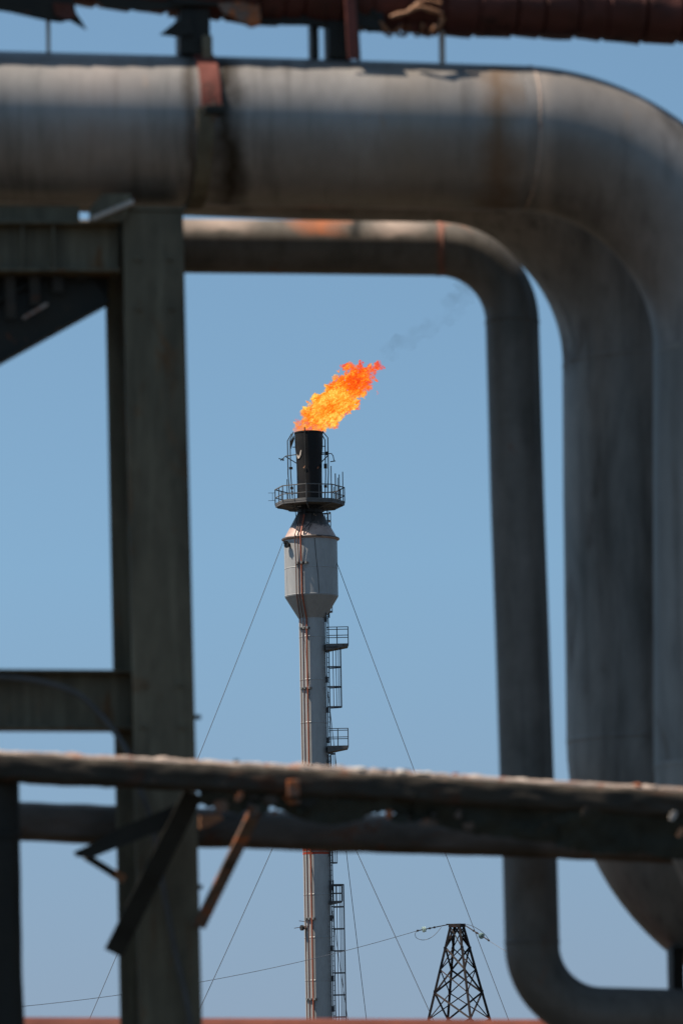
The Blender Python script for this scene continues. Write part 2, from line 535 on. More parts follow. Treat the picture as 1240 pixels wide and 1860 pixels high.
# --- big jacketed pipe (front)
def big_pipe():
    Y0 = 18.9
    c, r = (930, 638), 388
    pix = [(-900, 213), (-450, 221), (0, 230), (250, 235), (500, 240), (750, 246)] + [(930 - 60, 249)] + arc(c, r, 90, 0, 28)
    pix += [(1318, 800), (1319, 1000), (1320, 1200), (1321, 1390)] + arc((1321 + 340, 1390), 340, 180, 270, 20)[1:] + [(1900, 1730), (2500, 1728)]
    pts = pxpath(pix, Y0)
    t = empty('jacketed_pipe', (JORG, pts[40].y, 0))
    tag(t, 'big pale metal jacketed pipe bending down, with rusty red strap near the column', 'pipe')
    # split into jacket sections at the seams
    ke = 7                                        # elbow starts here
    k2 = ke + 28
    k3 = k2 + 4

    def rad(i):
        return 0.383 if i < 3 else 0.383 - 0.010 * min(1, (i - 3) / 5)
    straight = dense(pts[:ke + 1], 6)
    nS = len(straight)
    mb = MB()
    rs = [0.385 - 0.0114 * i / (nS - 1) for i in range(nS)]
    mb.tube(straight, rs, 96)
    mb.build('straight_jacket', M['jacket'], t)
    MB().tube(pts[ke:k2 + 1], 0.3735, 96).build('elbow_jacket', M['jacket_bend'], t)
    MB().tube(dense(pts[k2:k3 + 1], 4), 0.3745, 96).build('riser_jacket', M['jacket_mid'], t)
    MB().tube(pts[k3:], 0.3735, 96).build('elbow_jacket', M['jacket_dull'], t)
    # raised lap seams
    d = (pts[ke + 1] - pts[ke]).normalized()

    def ring(p, d, rr, w, mat, name, th=0.004):
        q = [p - d * w, p - d * w * 0.6, p + d * w * 0.6, p + d * w]
        MB().tube(q, [rr + 0.001, rr + th, rr + th, rr + 0.001], 96).build(name, mat, t)
    ring(ra(954, 250.5, Y0), Vector((pts[ke + 2] - pts[ke]).normalized()), 0.3745, 0.006, M['crust_and_sunlit'], 'lap_seam', 0.0015)
    ring(pts[k2] - UP * 0.01, UP, 0.3745, 0.012, M['jacket_dull'], 'lap_seam', 0.002)
    ring(pts[k3], UP, 0.3745, 0.012, M['jacket_dull'], 'lap_seam', 0.002)
    # strap round the pipe: rusty upper half, dull lower half
    p = ra(362, 238, Y0)
    d = (ra(600, 242, Y0) - ra(100, 232, Y0)).normalized()
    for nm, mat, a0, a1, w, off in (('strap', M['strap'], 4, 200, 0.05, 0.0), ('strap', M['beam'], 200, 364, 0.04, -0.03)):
        mb = MB()
        zax = UP - d * d.dot(UP)
        zax.normalize()
        yax = d.cross(zax)
        n = 40
        vs = []
        for i in range(n + 1):
            a = R(a0 + (a1 - a0) * i / n)
            rad_ = (zax * math.sin(a) + yax * math.cos(a))
            lean = d * (off + 0.05 * math.cos(a) * 0.2)
            for ww, hh in ((-w, 0.382), (-w, 0.398), (w, 0.398), (w, 0.382)):
                vs.append(p + lean + d * ww + rad_ * hh)
        fs = []
        for i in range(n):
            for k in range(4):
                k2_ = (k + 1) % 4
                fs.append((i * 4 + k, i * 4 + k2_, i * 4 + 4 + k2_, i * 4 + 4 + k))
        fs += [(0, 1, 2, 3), (n * 4 + 3, n * 4 + 2, n * 4 + 1, n * 4)]
        mb.add(vs, fs)
        mb.build(nm, mat, t)
    # strap lug with a bolt where the halves meet
    q = p + d * 0.02 + RN * 0.385 + UP * 0.012
    mb = MB().box(q, (d, RN, UP), (0.05, 0.035, 0.022))
    lug = mb.build('strap_lug', M['dark'], t, bevel=0.004)
    MB().tube([q - UP * 0.05, q + UP * 0.05], 0.012, 10).build('bolt', M['rusty'], lug)


big_pipe()


# --- second jacketed pipe behind it
def second_pipe():
    Y0 = 20.15
    pix = [(-900, 215), (-300, 236), (340, 260), (560, 269), (768, 279)] + arc((768, 662), 383, 90, 0, 28)[1:]
    pix += [(1153, 900), (1157, 1150), (1160, 1345)] + arc((1160 + 365, 1345), 365, 180, 270, 22)[1:] + [(1900, 1708), (2500, 1703)]
    pts = pxpath(pix, Y0)
    t = empty('jacketed_pipe', (pts[36].x, pts[36].y, 0))
    tag(t, 'dull grey jacketed pipe bending down behind the big pale one, beside the thin pipe', 'pipe')
    r = m(131, 20.6)
    a, b, c = 4, 32, 35
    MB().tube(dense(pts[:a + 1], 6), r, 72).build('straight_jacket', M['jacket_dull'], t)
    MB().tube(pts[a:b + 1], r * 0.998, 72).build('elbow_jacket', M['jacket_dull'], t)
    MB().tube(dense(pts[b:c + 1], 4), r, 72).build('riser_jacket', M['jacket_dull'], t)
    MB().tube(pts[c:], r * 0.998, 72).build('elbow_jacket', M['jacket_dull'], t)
    for p, d in ((pts[a], (pts[a + 1] - pts[a - 1]).normalized()), (pts[b], UP), (pts[c], UP)):
        MB().tube([p - d * .012, p - d * .008, p + d * .008, p + d * .012], [r, r + .002, r + .002, r], 72).build('lap_seam', M['jacket_dull'], t)


second_pipe()


# --- small pipe
def small_pipe():
    Y0 = 19.55
    pix = [(-900, 452), (-300, 452), (0, 449), (340, 446.5), (560, 449), (796, 452)] + arc((796, 586), 134, 90, 0, 20)[1:]
    pix += [(934, 720), (939, 900), (948, 1150), (956, 1400), (962, 1560), (966, 1712)] + arc((1094, 1716), 128, 180, 270, 20)[1:] + [(1240, 1848), (1500, 1850), (2200, 1852)]
    pts = pxpath(pix, Y0)
    r = m(49.5, 19.8)
    t = empty('bare_pipe', (PORG, pts[30].y, 0))
    tag(t, 'thin bare steel pipe with rust patches, making a rounded frame round the flare stack', 'pipe')
    a, b, c = 5, 25, 31
    MB().tube(dense(pts[:a + 1], 5), r, 48).build('straight_pipe', M['steel_pipe'], t)
    MB().tube(pts[a:b + 1], r, 48).build('pipe_elbow', M['steel_pipe'], t)
    MB().tube(dense(pts[b:c + 1], 4), r, 48).build('riser_pipe', M['steel_pipe'], t)
    MB().tube(pts[c:], r, 48).build('pipe_elbow', M['steel_pipe'], t)
    for p, d in ((pts[a], (pts[a + 1] - pts[a - 1]).normalized()), (pts[c], UP), (pts[b], UP)):
        MB().tube([p - d * .008, p - d * .004, p + d * .004, p + d * .008], [r, r + .004, r + .004, r], 48).build('weld_bead', M['steel_pipe'], t)


small_pipe()


# --- red wrapped pipe at the very top, on saddles that stand on the big pipe
def wrapped_pipe():
    pix = [(-900, -115), (-300, -75), (0, -57), (150, -46), (320, -30), (470, -16), (650, -4), (800, 7), (1000, 14), (1240, 21), (1500, 28), (2100, 40)]

    def Yw(px):
        return 18.9 + 0.00048 * px - 0.122 + 0.00006 * max(-600, min(px, 1300))
    pts = [at(x, y, Yw(x)) for x, y in pix]
    fine = []
    rr = []
    s = 0
    for i in range(len(pts) - 1):
        n = max(2, int((pts[i + 1] - pts[i]).length / 0.012))
        for k in range(n):
            fine.append(pts[i].lerp(pts[i + 1], k / n))
    L = 0
    edges = []
    x = 0.0
    rnd = random.Random(3)
    while x < 12:
        edges.append(x)
        x += rnd.uniform(0.10, 0.21)
    import bisect
    for i, p in enumerate(fine):
        if i:
            L += (p - fine[i - 1]).length
        k = bisect.bisect(edges, L) - 1
        u = (L - edges[k]) / 0.15
        base = 0.158 + 0.010 * noise.noise(p * 3.0) + 0.022 * max(0, 1 - u * 6) - 0.03 * max(0, 1 - abs(u * 0.15 - 0.012) / 0.016) + 0.006 * u
        sag = 0.010 * noise.noise(Vector((L * 2.3, 7, 1)))

        def q(a, base=base, sag=sag, L=L):
            return base + 0.010 * noise.noise(Vector((L * 6, math.cos(a) * 2, math.sin(a) * 2))) + sag * math.sin(a)
        rr.append(q)
    t = empty('wrapped_pipe', (pts[6].x, pts[6].y, 0))
    tag(t, 'dark red wrapped pipe with torn flaps running along the top edge above the big pipe', 'pipe')
    MB().tube(fine, rr, 32).build('pipe_wrap', M['wrap'], t)

    def flap(pix, dy, mat, name='torn_flap', th=0.008, curl=0.05):
        mb = MB()
        o = []
        for i, (x, y) in enumerate(pix):
            o.append(at(x, y, Yw(x) + dy + curl * noise.noise(Vector((x * .02, y * .03, 3)))))
        mb.plate(o, Vector((0, -1, 0)), th)
        mb.build(name, mat, t)
    flap([(-30, -10), (132, -12), (138, 22), (150, 40), (158, 54), (140, 44), (126, 36), (110, 40), (85, 37), (55, 30), (20, 22), (-30, 14)], -0.11, M['dark'])
    flap([(96, 4), (130, 6), (138, 30), (122, 36), (100, 26)], -0.135, M['redpipe'])
    flap([(395, 5), (470, 0), (474, 34), (470, 46), (455, 50), (440, 42), (420, 28), (404, 22)], -0.13, M['rusty'])
    flap([(150, -30), (350, -30), (330, 14), (260, 19), (190, 14)], -0.10, M['dark'])
    flap([(460, -10), (640, -10), (650, 50), (600, 47), (540, 45), (470, 44)], -0.06, M['dark'])
    flap([(648, -10), (690, -10), (698, 40), (688, 56), (668, 58), (650, 44)], -0.12, M['dark'])
    # tangle of orange tie wire round the pipe
    rw = random.Random(21)
    for k in range(9):
        cx = 708 + 11 * k + rw.uniform(-6, 6)
        loop = []
        ph = rw.uniform(0, 6)
        for i in range(22):
            a = R(40 + 280 * i / 21)
            loop.append(at(cx + 9 * math.sin(a * 1.5 + ph) + 3 * math.sin(a * 5 + k), 4 + 61 * math.sin(a), Yw(cx) - 0.172 * math.cos(a - R(180)) * -1 - .012 * math.sin(a * 4 + k)))
        MB().tube(loop, rw.uniform(.004, .009), 7).build('tie_wire', M[rw.choice(['orange', 'rusty', 'rusty', 'strap'])], t)
    for pts_, r_ in ((((708, 30, .19), (722, 26, .2), (738, 22, .215), (750, 14, .22), (764, 12, .21), (784, 18, .2), (804, 24, .19)), .011),
                     (((745, 20, .21), (760, 4, .2), (778, 0, .19), (800, 6, .19)), .009), (((782, 60, .16), (790, 50, .18), (800, 44, .19), (804, 30, .2)), .013),
                     (((690, 38, .17), (700, 52, .15), (712, 60, .12), (726, 50, .16)), .008)):
        MB().tube([at(x, y, Yw(x) - d_) for x, y, d_ in pts_], [r_ * (.8 + .5 * (q % 2)) for q in range(len(pts_))], 9).build('tie_wire', M['orange'], t)
    return Yw


Yw = wrapped_pipe()


def saddles():
    # dark box saddle over the strap
    Y = Yw(350)
    t = empty('pipe_saddle', at(350, 105, Y))
    tag(t, 'black box saddle holding up the wrapped pipe above the red strap', 'pipe support', 'saddles under the wrapped pipe')
    t['org'] = tuple(t.location)
    mb = MB().box((at(318, 20, Y) + at(382, 108, Y)) / 2, (RX, RY, UP), (m(28, Y), 0.09, m(44, Y)))
    mb.build('web_plate', M['dark'], t, bevel=0.004)
    MB().plate([at(290, 62, Y - .11), at(320, 38, Y - .11), at(345, 25, Y - .11), at(352, 60, Y - .11), at(322, 66, Y - .11)], RN, 0.01).build('torn_flap', M['dark'], t)
    MB().box(at(376, 88, Y - .10), (RX, RY, UP), (m(9, Y), 0.02, m(24, Y))).build('clip', M['beam'], t, bevel=.003)
    MB().box(at(350, 14, Y - .0), (RX, RY, UP), (m(42, Y), 0.12, m(6, Y))).build('cradle', M['dark'], t, bevel=.003)
    # second saddle with an upright angle
    Y = Yw(610)
    t = empty('pipe_saddle', at(610, 106, Y))
    tag(t, 'dark saddle with an upright rusty angle, right of the box saddle', 'pipe support', 'saddles under the wrapped pipe')
    MB().box((at(592, 44, Y) + at(634, 112, Y)) / 2, (RX, RY, UP), (m(21, Y), 0.08, m(36, Y))).build('web_plate', M['dark'], t, bevel=0.004)
    MB().box((at(563, 44, Y) + at(576, 110, Y)) / 2, (RX, RY, UP), (m(7, Y), 0.05, m(34, Y))).build('leg', M['dark'], t, bevel=0.003)
    mb = MB()
    a, b = at(633, -40, Y - .19), at(642, 107, Y - .19)
    mb.bar(a, b, m(20, Y), 0.012, RN)
    mb.build('upright_angle', M['strap'], t, bevel=.002)
    mb = MB().bar(a + RX * .032 + RY * .03, b + RX * .032 + RY * .03, 0.012, 0.06, RN)
    mb.build('upright_angle', M['dark'], t, bevel=.002)
    # thin rods
    for i, (x, y0, y1, lab, mat) in enumerate(((87, 10, 94, 'thin hanger rod under the torn flap at the left of the wrapped pipe', M['pale']),
                                          (802, 40, 116, 'stub rod below the orange wire tangle on the wrapped pipe', M['pale']))):
        Y = Yw(x) - 0.02
        mb = MB().tube([at(x, y0, Y), at(x + 1, y1, Y)], m(4 if i == 0 else 6, Y), 10)
        o = mb.build('hanger_rod', mat)
        tag(o, lab, 'rod', 'rods between the wrapped pipe and the big pipe')


saddles()


# --- the H column
def column():
    t = empty('steel_column', (ra(280, 1800, 18.7).x, ra(280, 1800, 18.7).y, 0))
    tag(t, 'thick dirty grey H section column standing under the big pipe', 'column')
    top = ra(277, 384, 18.66)
    bot = ra(313, 1990, 18.66)
    bot = top + (bot - top) * ((top.z - 0.0) / (top.z - bot.z))
    w = m(56, 18.75)
    D = 0.30
    dd = (bot - top)
    for nm, off, hw, th in (('flange', 0, w, 0.012), ('flange', D, w, 0.012)):
        sh = -RX * 0.06 if off else RX * 0
        MB().bar(top + RY * off + sh, bot + RY * off + sh, 2 * hw, 2 * th, RN).build(nm, M['beam'], t, bevel=.004)
    MB().bar(top + RY * D / 2 - RX * .03, bot + RY * D / 2 - RX * .03, 0.016, D - 0.03, RN).build('web', M['beam'], t)
    MB().box(top + RY * D / 2 + UP * 0.012, (RX, RY, UP), (w + .01, D / 2 + .02, 0.011)).build('cap_plate', M['beam'], t, bevel=.003)
    MB().box(bot + RY * D / 2 + UP * 0.012, (RX, RY, UP), (w + .08, D / 2 + .08, 0.012)).build('base_plate', M['beam'], t, bevel=.003)
    for (x, y) in ((360, 1303), (363, 1612)):
        p = ra(x, y, 18.66)
        MB().tube([p - RX * .03, p + RX * .012], 0.013, 6, smooth=False).build('bolt', M['dark'], t)
    for (x, y) in ((250, 470), (310, 470), (252, 560), (312, 560), (262, 1245), (328, 1245), (262, 1320), (330, 1320)):
        p = ra(x, y, 18.645)
        MB().tube([p, p + RN * 0.022], 0.011, 6, smooth=False).build('bolt', M['beam'], t)


column()


def left_column():
    t = empty('steel_column', (ra(-20, 1800, 18.1).x, ra(-20, 1800, 18.1).y, 0))
    tag(t, 'nearly black column rising to the rail at the bottom left edge', 'column')
    top = ra(-28, 1402, 18.06)
    b_ = ra(-16, 1990, 18.06)
    bot = top + (b_ - top) * (top.z / (top.z - b_.z))
    # ragged right edge: lagged column
    pts = dense([top, bot], 60)
    rr = [m(61, 18) + 0.006 * noise.noise(p * 4) for p in pts]
    MB().tube(pts, rr, 20).build('lagging', M['dark'], t)
    for zz in (0.1, 0.5, 0.87):
        p = top.lerp(bot, zz)
        MB().tube([p - UP * .02, p - UP * .015, p + UP * .015, p + UP * .02], [m(61, 18), m(64, 18), m(64, 18), m(61, 18)], 20).build('band', M['dark'], t)


left_column()


def ibeam(t, a, b, h, w, tw=0.01, tf=0.014, mats=None):
    d = (b - a).normalized()
    side = d.cross(RN).normalized()
    if side.z < 0:
        side = -side
    mt = mats or M['beam']
    MB().bar(a, b, h - 2 * tf, tw, RN).build('web', mt, t)
    for s in (1, -1):
        o = side * s * (h / 2 - tf / 2)
        MB().bar(a + o, b + o, tf, w, RN).build('flange', mt, t, bevel=.003)


def left_steel():
    # upper beam
    a, b = ra(-900, 448, 18.72), ra(214, 453, 18.72)
    t = empty('cross_beam', (a + b) / 2)
    tag(t, 'dark horizontal steel beam left of the column, just under the big pipe', 'beam', 'beams left of the column')
    ibeam(t, a, b, m(94, 18.7), 0.16)
    for x in (96, 40):
        MB().bar(ra(x, 408, 18.69), ra(x, 492, 18.69), .012, .06, RN).build('stiffener', M['beam'], t)
    # lower beam
    a, b = ra(-900, 1268, 18.9), ra(238, 1274, 18.9)
    t = empty('cross_beam', (a + b) / 2)
    tag(t, 'grey horizontal steel beam left of the column with a cable looped over it', 'beam', 'beams left of the column')
    ibeam(t, a, b, m(108, 18.8), 0.18)
    # flat bar above the upper beam
    a, b = ra(-900, 382, 18.8), ra(144, 389, 18.8)
    t = MB().bar(a, b, m(30, 18.7), 0.012, RN).build('flat_bar', M['beam'], bevel=.003)
    tag(t, 'grey flat bar lying on top of the upper beam at the left', 'bar')
    # clip on the column head; its pale edge has sunlight put into the colour
    t = empty('clip_plate', ra(200, 402, 18.62))
    tag(t, 'small clip plate with a sunlit slanted edge on the column head', 'bracket')
    MB().plate([ra(186, 352, 18.6), ra(238, 352, 18.6), ra(238, 372, 18.6), ra(222, 402, 18.6), ra(162, 404, 18.6), ra(162, 380, 18.6)], RN, 0.014).build('plate', M['beam'], t)
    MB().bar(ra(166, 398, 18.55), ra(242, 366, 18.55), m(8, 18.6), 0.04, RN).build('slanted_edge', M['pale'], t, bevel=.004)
    # diagonal brace
    a, b = ra(-330, 784, 18.78), ra(172, 508, 18.78)
    t = empty('diagonal_brace', (a + b) / 2)
    tag(t, 'dark diagonal brace dropping to the left under the upper beam', 'brace')
    ibeam(t, a, b, m(104, 18.7), 0.10, mats=M['dark'])
    MB().plate([ra(60, 496, 18.83), ra(196, 496, 18.83), ra(196, 548, 18.83), ra(170, 562, 18.83), ra(20, 600, 18.83), ra(-40, 560, 18.83), ra(-40, 496, 18.83)], RN, .014).build('gusset_plate', M['dark'], t)
    for x in (18, 62, 104, 148):
        MB().bar(ra(x, 500, 18.72), ra(x + 2, 588 - .55 * x, 18.72), .05, .014, RN).build('stiffener', M['rail'], t)
    MB().bar(ra(42, 578, 18.70), ra(86, 552, 18.70), m(5, 18.7), 0.02, RN).build('highlight_bar', M['crust_and_sunlit'], t, bevel=.002)  # pale bar painting a highlight onto the brace


left_steel()


# --- rails
def rails():
    Y0 = 17.9
    pix = [(-900, 1352), (-300, 1380), (0, 1396), (280, 1409), (560, 1423), (900, 1444), (1240, 1463), (1700, 1490), (2300, 1520)]
    pts = dense(pxpath(pix, Y0), 30)
    rr = []
    for p in pts:
        rr.append((lambda p: (lambda a: m(25, 18) * (abs(math.cos(a)) ** 4 + abs(math.sin(a)) ** 4) ** -0.25 + 0.007 * noise.noise(Vector((p.x * 9, math.cos(a) * 2, math.sin(a) * 2))) + 0.004 * noise.noise(Vector((p.x * 30, math.cos(a), math.sin(a))))))(p))
    t = empty('guard_rail', (pts[100].x, pts[100].y, pts[100].z - .07))
    tag(t, 'dark square rail with a rusty top strip coloured sunlit running in front of the column', 'rail')
    t['org'] = tuple(t.location)
    MB().tube(pts, rr, 32).build('rail_bar', M['rail'], t)
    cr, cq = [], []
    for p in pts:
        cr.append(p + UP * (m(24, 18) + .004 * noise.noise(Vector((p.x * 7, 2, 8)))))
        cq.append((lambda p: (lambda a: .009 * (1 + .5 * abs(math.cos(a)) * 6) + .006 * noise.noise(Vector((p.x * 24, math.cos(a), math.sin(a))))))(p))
    MB().tube(cr, cq, 16).build('lit_rust_strip', M['crust_and_sunlit'], t)  # pale rusty strip: the rail's sunlit top edge put into colour
    rnd = random.Random(11)
    import bisect
    for k in range(46):
        x = rnd.choice([rnd.uniform(540, 900), rnd.uniform(-50, 1300)])
        y = np.interp(x, [q[0] for q in pix], [q[1] for q in pix])
        c = ra(x, y - 30, Y0 + rnd.uniform(-.02, .02))
        mb = MB()
        n = 9
        sx, sz = rnd.uniform(.012, .05), rnd.uniform(.007, .019)
        vs, fs = [], []
        for i in range(1, 4):
            for j in range(n):
                th, ph = math.pi * i / 4, 2 * math.pi * j / n
                k_ = 1 + .3 * noise.noise(Vector((i * 1.7 + k, j * 1.3, k)))
                vs.append(c + Vector((sx * math.sin(th) * math.cos(ph), .02 * math.sin(th) * math.sin(ph), sz * math.cos(th))) * k_)
        vs += [c + Vector((0, 0, sz)), c - Vector((0, 0, sz))]
        for i in range(2):
            for j in range(n):
                fs.append((i * n + j, i * n + (j + 1) % n, (i + 1) * n + (j + 1) % n, (i + 1) * n + j))
        for j in range(n):
            fs.append((3 * n, (j + 1) % n, j))
            fs.append((3 * n + 1, 2 * n + j, 2 * n + (j + 1) % n))
        mb.add(vs, fs, True)
        mb.build('rust_flake', M[rnd.choice(['rusty', 'strap', 'crust_and_sunlit', 'crust_and_sunlit', 'pale'])], t)
    MB().tube([ra(429, 1404, Y0), ra(429, 1380, Y0)], .012, 8).build('stud', M['dark'], t)
    MB().box(ra(533, 1432, Y0 - .075), (RX, RN, UP), (m(11, 18), .008, m(15, 18))).build('patch_plate', M['rusty'], t, bevel=.003)
    # second rail behind the column
    pix2 = [(-900, 1478), (-300, 1487), (0, 1494), (215, 1502), (370, 1507), (560, 1514), (900, 1524), (1240, 1538), (1800, 1556), (2300, 1570)]
    pts = dense(pxpath(pix2, 19.1), 20)
    rr = [(lambda p: (lambda a: m(32, 19.3) * (abs(math.cos(a)) ** 3 + abs(math.sin(a)) ** 3) ** (-1 / 3) + .007 * noise.noise(Vector((p.x * 6, math.cos(a) * 2, math.sin(a) * 2)))))(p) for p in pts]
    mb = MB().tube(pts, rr, 32)
    o = mb.build('lower_pipe', M['rear_rail'])
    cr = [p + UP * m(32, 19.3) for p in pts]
    MB().tube(cr, [.016 + .005 * noise.noise(Vector((p.x * 8, 4, 4))) for p in cr], 12).build('lit_rust_strip', M['crust_and_sunlit'], o)  # pale strip colouring in the sunlit top line of this pipe
    tag(o, 'brown pipe running behind the column just below the front rail', 'pipe')
    # torn lagging hanging from the front rail
    t = empty('torn_lagging', ra(900, 1500, Y0 + .02))
    tag(t, 'dark torn lagging drooping under the right half of the front rail', 'lagging')
    spans = ((362, 470, [1462, 1472, 1480, 1462]), (466, 660, [1462, 1468, 1482, 1494, 1500, 1496, 1488]), (650, 760, [1490, 1478, 1476, 1480, 1490]),
             (752, 1010, [1488, 1502, 1515, 1520, 1528, 1532]), (1000, 1160, [1532, 1548, 1552, 1550]), (1150, 1420, [1546, 1560, 1566, 1572, 1580]))
    for i, (x0, x1, low) in enumerate(spans):
        n = 28
        vs = []
        lows = np.interp(np.linspace(0, 1, n), np.linspace(0, 1, len(low)), low)
        rows = 9
        for side in (0, 1):
            for k in range(n):
                x = x0 + (x1 - x0) * k / (n - 1)
                ytop = np.interp(x, [q[0] for q in pix], [q[1] for q in pix]) + 8
                yb = lows[k] + 5 * noise.noise(Vector((x * .11, i, 0))) + 3 * noise.noise(Vector((x * .4, i, 5)))
                for r_ in range(rows):
                    u = r_ / (rows - 1)
                    y = ytop + (yb - ytop) * u
                    dy = -.045 + .05 * u + .035 * noise.noise(Vector((x * .018, y * .03, i * 3))) + .012 * noise.noise(Vector((x * .07, y * .09, i * 3)))
                    vs.append(ra(x, y, Y0 + dy + .012 * side))
        fs = []
        N = n * rows
        for k in range(n - 1):
            for r_ in range(rows - 1):
                q = [k * rows + r_, k * rows + r_ + 1, (k + 1) * rows + r_ + 1, (k + 1) * rows + r_]
                fs.append(q)
                fs.append([N + j for j in q[::-1]])
        rim = [k * rows for k in range(n)] + [(n - 1) * rows + r_ for r_ in range(1, rows)] + [k * rows + rows - 1 for k in range(n - 2, -1, -1)] + [r_ for r_ in range(rows - 2, 0, -1)]
        for a, b in zip(rim, rim[1:] + rim[:1]):
            fs.append([a, b, N + b, N + a])
        MB().add(vs, fs, True).build('cloth_flap', M['lagging'], t)
    for x, y, mat in ((1222, 1482, 'pale'), (1236, 1512, 'orange'), (1062, 1474, 'rail'), (435, 1447, 'rusty')):
        MB().plate([ra(x - 5, y - 3, Y0 - .1), ra(x + 1, y - 9, Y0 - .1), ra(x + 7, y - 7, Y0 - .1), ra(x + 6, y + 2, Y0 - .1), ra(x - 2, y + 10, Y0 - .1), ra(x - 7, y + 7, Y0 - .1)], RN, .01).build('scrap', M[mat], t)
    rd = random.Random(31)
    for k in range(22):
        x = rd.choice([rd.uniform(365, 560), rd.uniform(560, 1000)])
        y = np.interp(x, [q[0] for q in pix], [q[1] for q in pix]) + rd.uniform(30, 62)
        w_, h_ = rd.uniform(5, 20), rd.uniform(4, 14)
        o_ = []
        for j in range(7):
            a = 2 * math.pi * j / 7
            q_ = rd.uniform(.6, 1.2)
            o_.append(ra(x + w_ * math.cos(a) * q_, y + h_ * math.sin(a) * q_, Y0 - .02 + rd.uniform(-.02, .02)))
        MB().plate(o_, RN, .012).build('scrap', M[rd.choice(['lagging', 'lagging', 'rear_rail', 'rusty', 'dark'])], t)
    # rusty scraps beside the column
    t = MB().plate([ra(362, 1482, 18.4), ra(398, 1480, 18.4), ra(406, 1488, 18.4), ra(380, 1502, 18.4), ra(362, 1506, 18.4)], RN, .03).build('rusted_lump', M['orange'])
    tag(t, 'orange rusted lump lodged on the column side under the front rail', 'scrap')
    # red pipe at the bottom
    pts = [ra(x, y, 20.6) for x, y in ((-900, 1887), (0, 1889), (600, 1891), (1240, 1893), (2200, 1897))]
    o = MB().tube(dense(pts, 10), m(39, 20.9), 32).build('red_pipe', M['redpipe'])
    tag(o, 'oxide red pipe running along the bottom edge of the picture', 'pipe')


rails()


def struts():
    # angle strut, right of the column
    def angle(name, a, b, w, th, mat, lab, cat, flip=1):
        d = (b - a).normalized()
        side = d.cross(RN).normalized() * flip
        t = MB()
        t.bar(a, b, w, th, RN)
        t.bar(a + side * (w / 2 - th / 2) + RY * w * .4, b + side * (w / 2 - th / 2) + RY * w * .4, th, w * .8, RN)
        o = t.build(name, mat, bevel=.002)
        return tag(o, lab, cat, 'loose braces round the column')
    angle('angle_strut', ra(474, 1455, 18.02), ra(362, 1684, 18.6), m(22, 18.3), .010, M['rusty'],
          'rusty angle strut slanting from the rail down to the right side of the column', 'strut')
    angle('angle_strut', ra(352, 1440, 18.1), ra(206, 1732, 18.42), m(36, 18.3), .012, M['dark'],
          'black angle strut slanting across the front of the column', 'strut', -1)
    t = empty('bent_bracket', ra(200, 1560, 18.3))
    tag(t, 'small bent black bracket sticking out left of the column', 'bracket')
    MB().plate([ra(345, 1452, 18.25), ra(345, 1490, 18.25), ra(215, 1540, 18.25), ra(165, 1560, 18.25), ra(138, 1556, 18.25), ra(134, 1548, 18.25), ra(160, 1536, 18.25), ra(215, 1505, 18.25)], RN, .03).build('arm', M['dark'], t)
    MB().bar(ra(156, 1556, 18.3), ra(214, 1592, 18.45), m(13, 18.3), .02, RN).build('stay', M['dark'], t)
    MB().bar(ra(206, 1587, 18.43), ra(224, 1597, 18.47), m(15, 18.3), .024, RN).build('rusted_end', M['orange'], t)
    # loose cable
    pix = [(-60, 1228), (20, 1232), (80, 1240), (141, 1261), (181, 1297), (210, 1333), (234, 1373), (254, 1434), (268, 1470), (280, 1515), (290, 1565), (298, 1621), (318, 1726), (343, 1843), (350, 1930)]
    Ys = [18.78, 18.77, 18.76, 18.74, 18.72, 18.68, 18.6, 18.56, 18.56, 18.57, 18.58, 18.58, 18.58, 18.58, 18.58]
    pts = [ra(x, y, Y) for (x, y), Y in zip(pix, Ys)]
    out = []
    for i in range(len(pts) - 1):
        p0, p1, p2, p3 = pts[max(i - 1, 0)], pts[i], pts[i + 1], pts[min(i + 2, len(pts) - 1)]
        for k in range(6):
            u = k / 6
            out.append(0.5 * ((2 * p1) + (p2 - p0) * u + (2 * p0 - 5 * p1 + 4 * p2 - p3) * u * u + (3 * p1 - p0 - 3 * p2 + p3) * u ** 3))
    out.append(pts[-1])
    o = MB().tube(out, m(5.2, 18.7), 12).build('loose_cable', M['cable'])
    tag(o, 'grey loose cable curving over the lower beam and down the column', 'cable')
    # short stand between the lower elbows
    a, b = ra(1226, 1722, 20.0), ra(1228, 1802, 20.0)
    o = MB().bar(a, b, m(22, 20.3), .12, RN).build('pipe_stand', M['dark'], bevel=.004)
    tag(o, 'short black stand between the jacketed elbow and the thin pipe', 'pipe support')


struts()

# =================================================================== the flare stack
SY = 200.0
AX = at(566.5, 1125, SY).x
PPM = F / ((at(566.5, 1125, SY) - EYE).dot(f0))


def sz(py):
    return at(562 + (py - 785) * 0.0175, py, SY).z


def sp(dx, py, dy=0.0):
    """a point of the stack: dx pixels right of its axis, at picture height py, dy metres behind the axis"""
    return Vector((AX + dx / PPM, SY + dy, sz(py)))


def cyl(r, az, py):
    """r pixels from the axis at azimuth az (degrees; 0 faces the camera, -90 the left)"""
    return Vector((AX + r / PPM * math.sin(R(az)), SY - r / PPM * math.cos(R(az)), sz(py)))


stack = empty('flare_stack', (AX, SY, 0))
tag(stack, 'tall silver flare stack with a wide drum and black burner tip, held by guy wires', 'flare stack')
C = (AX, SY)
px = 1 / PPM
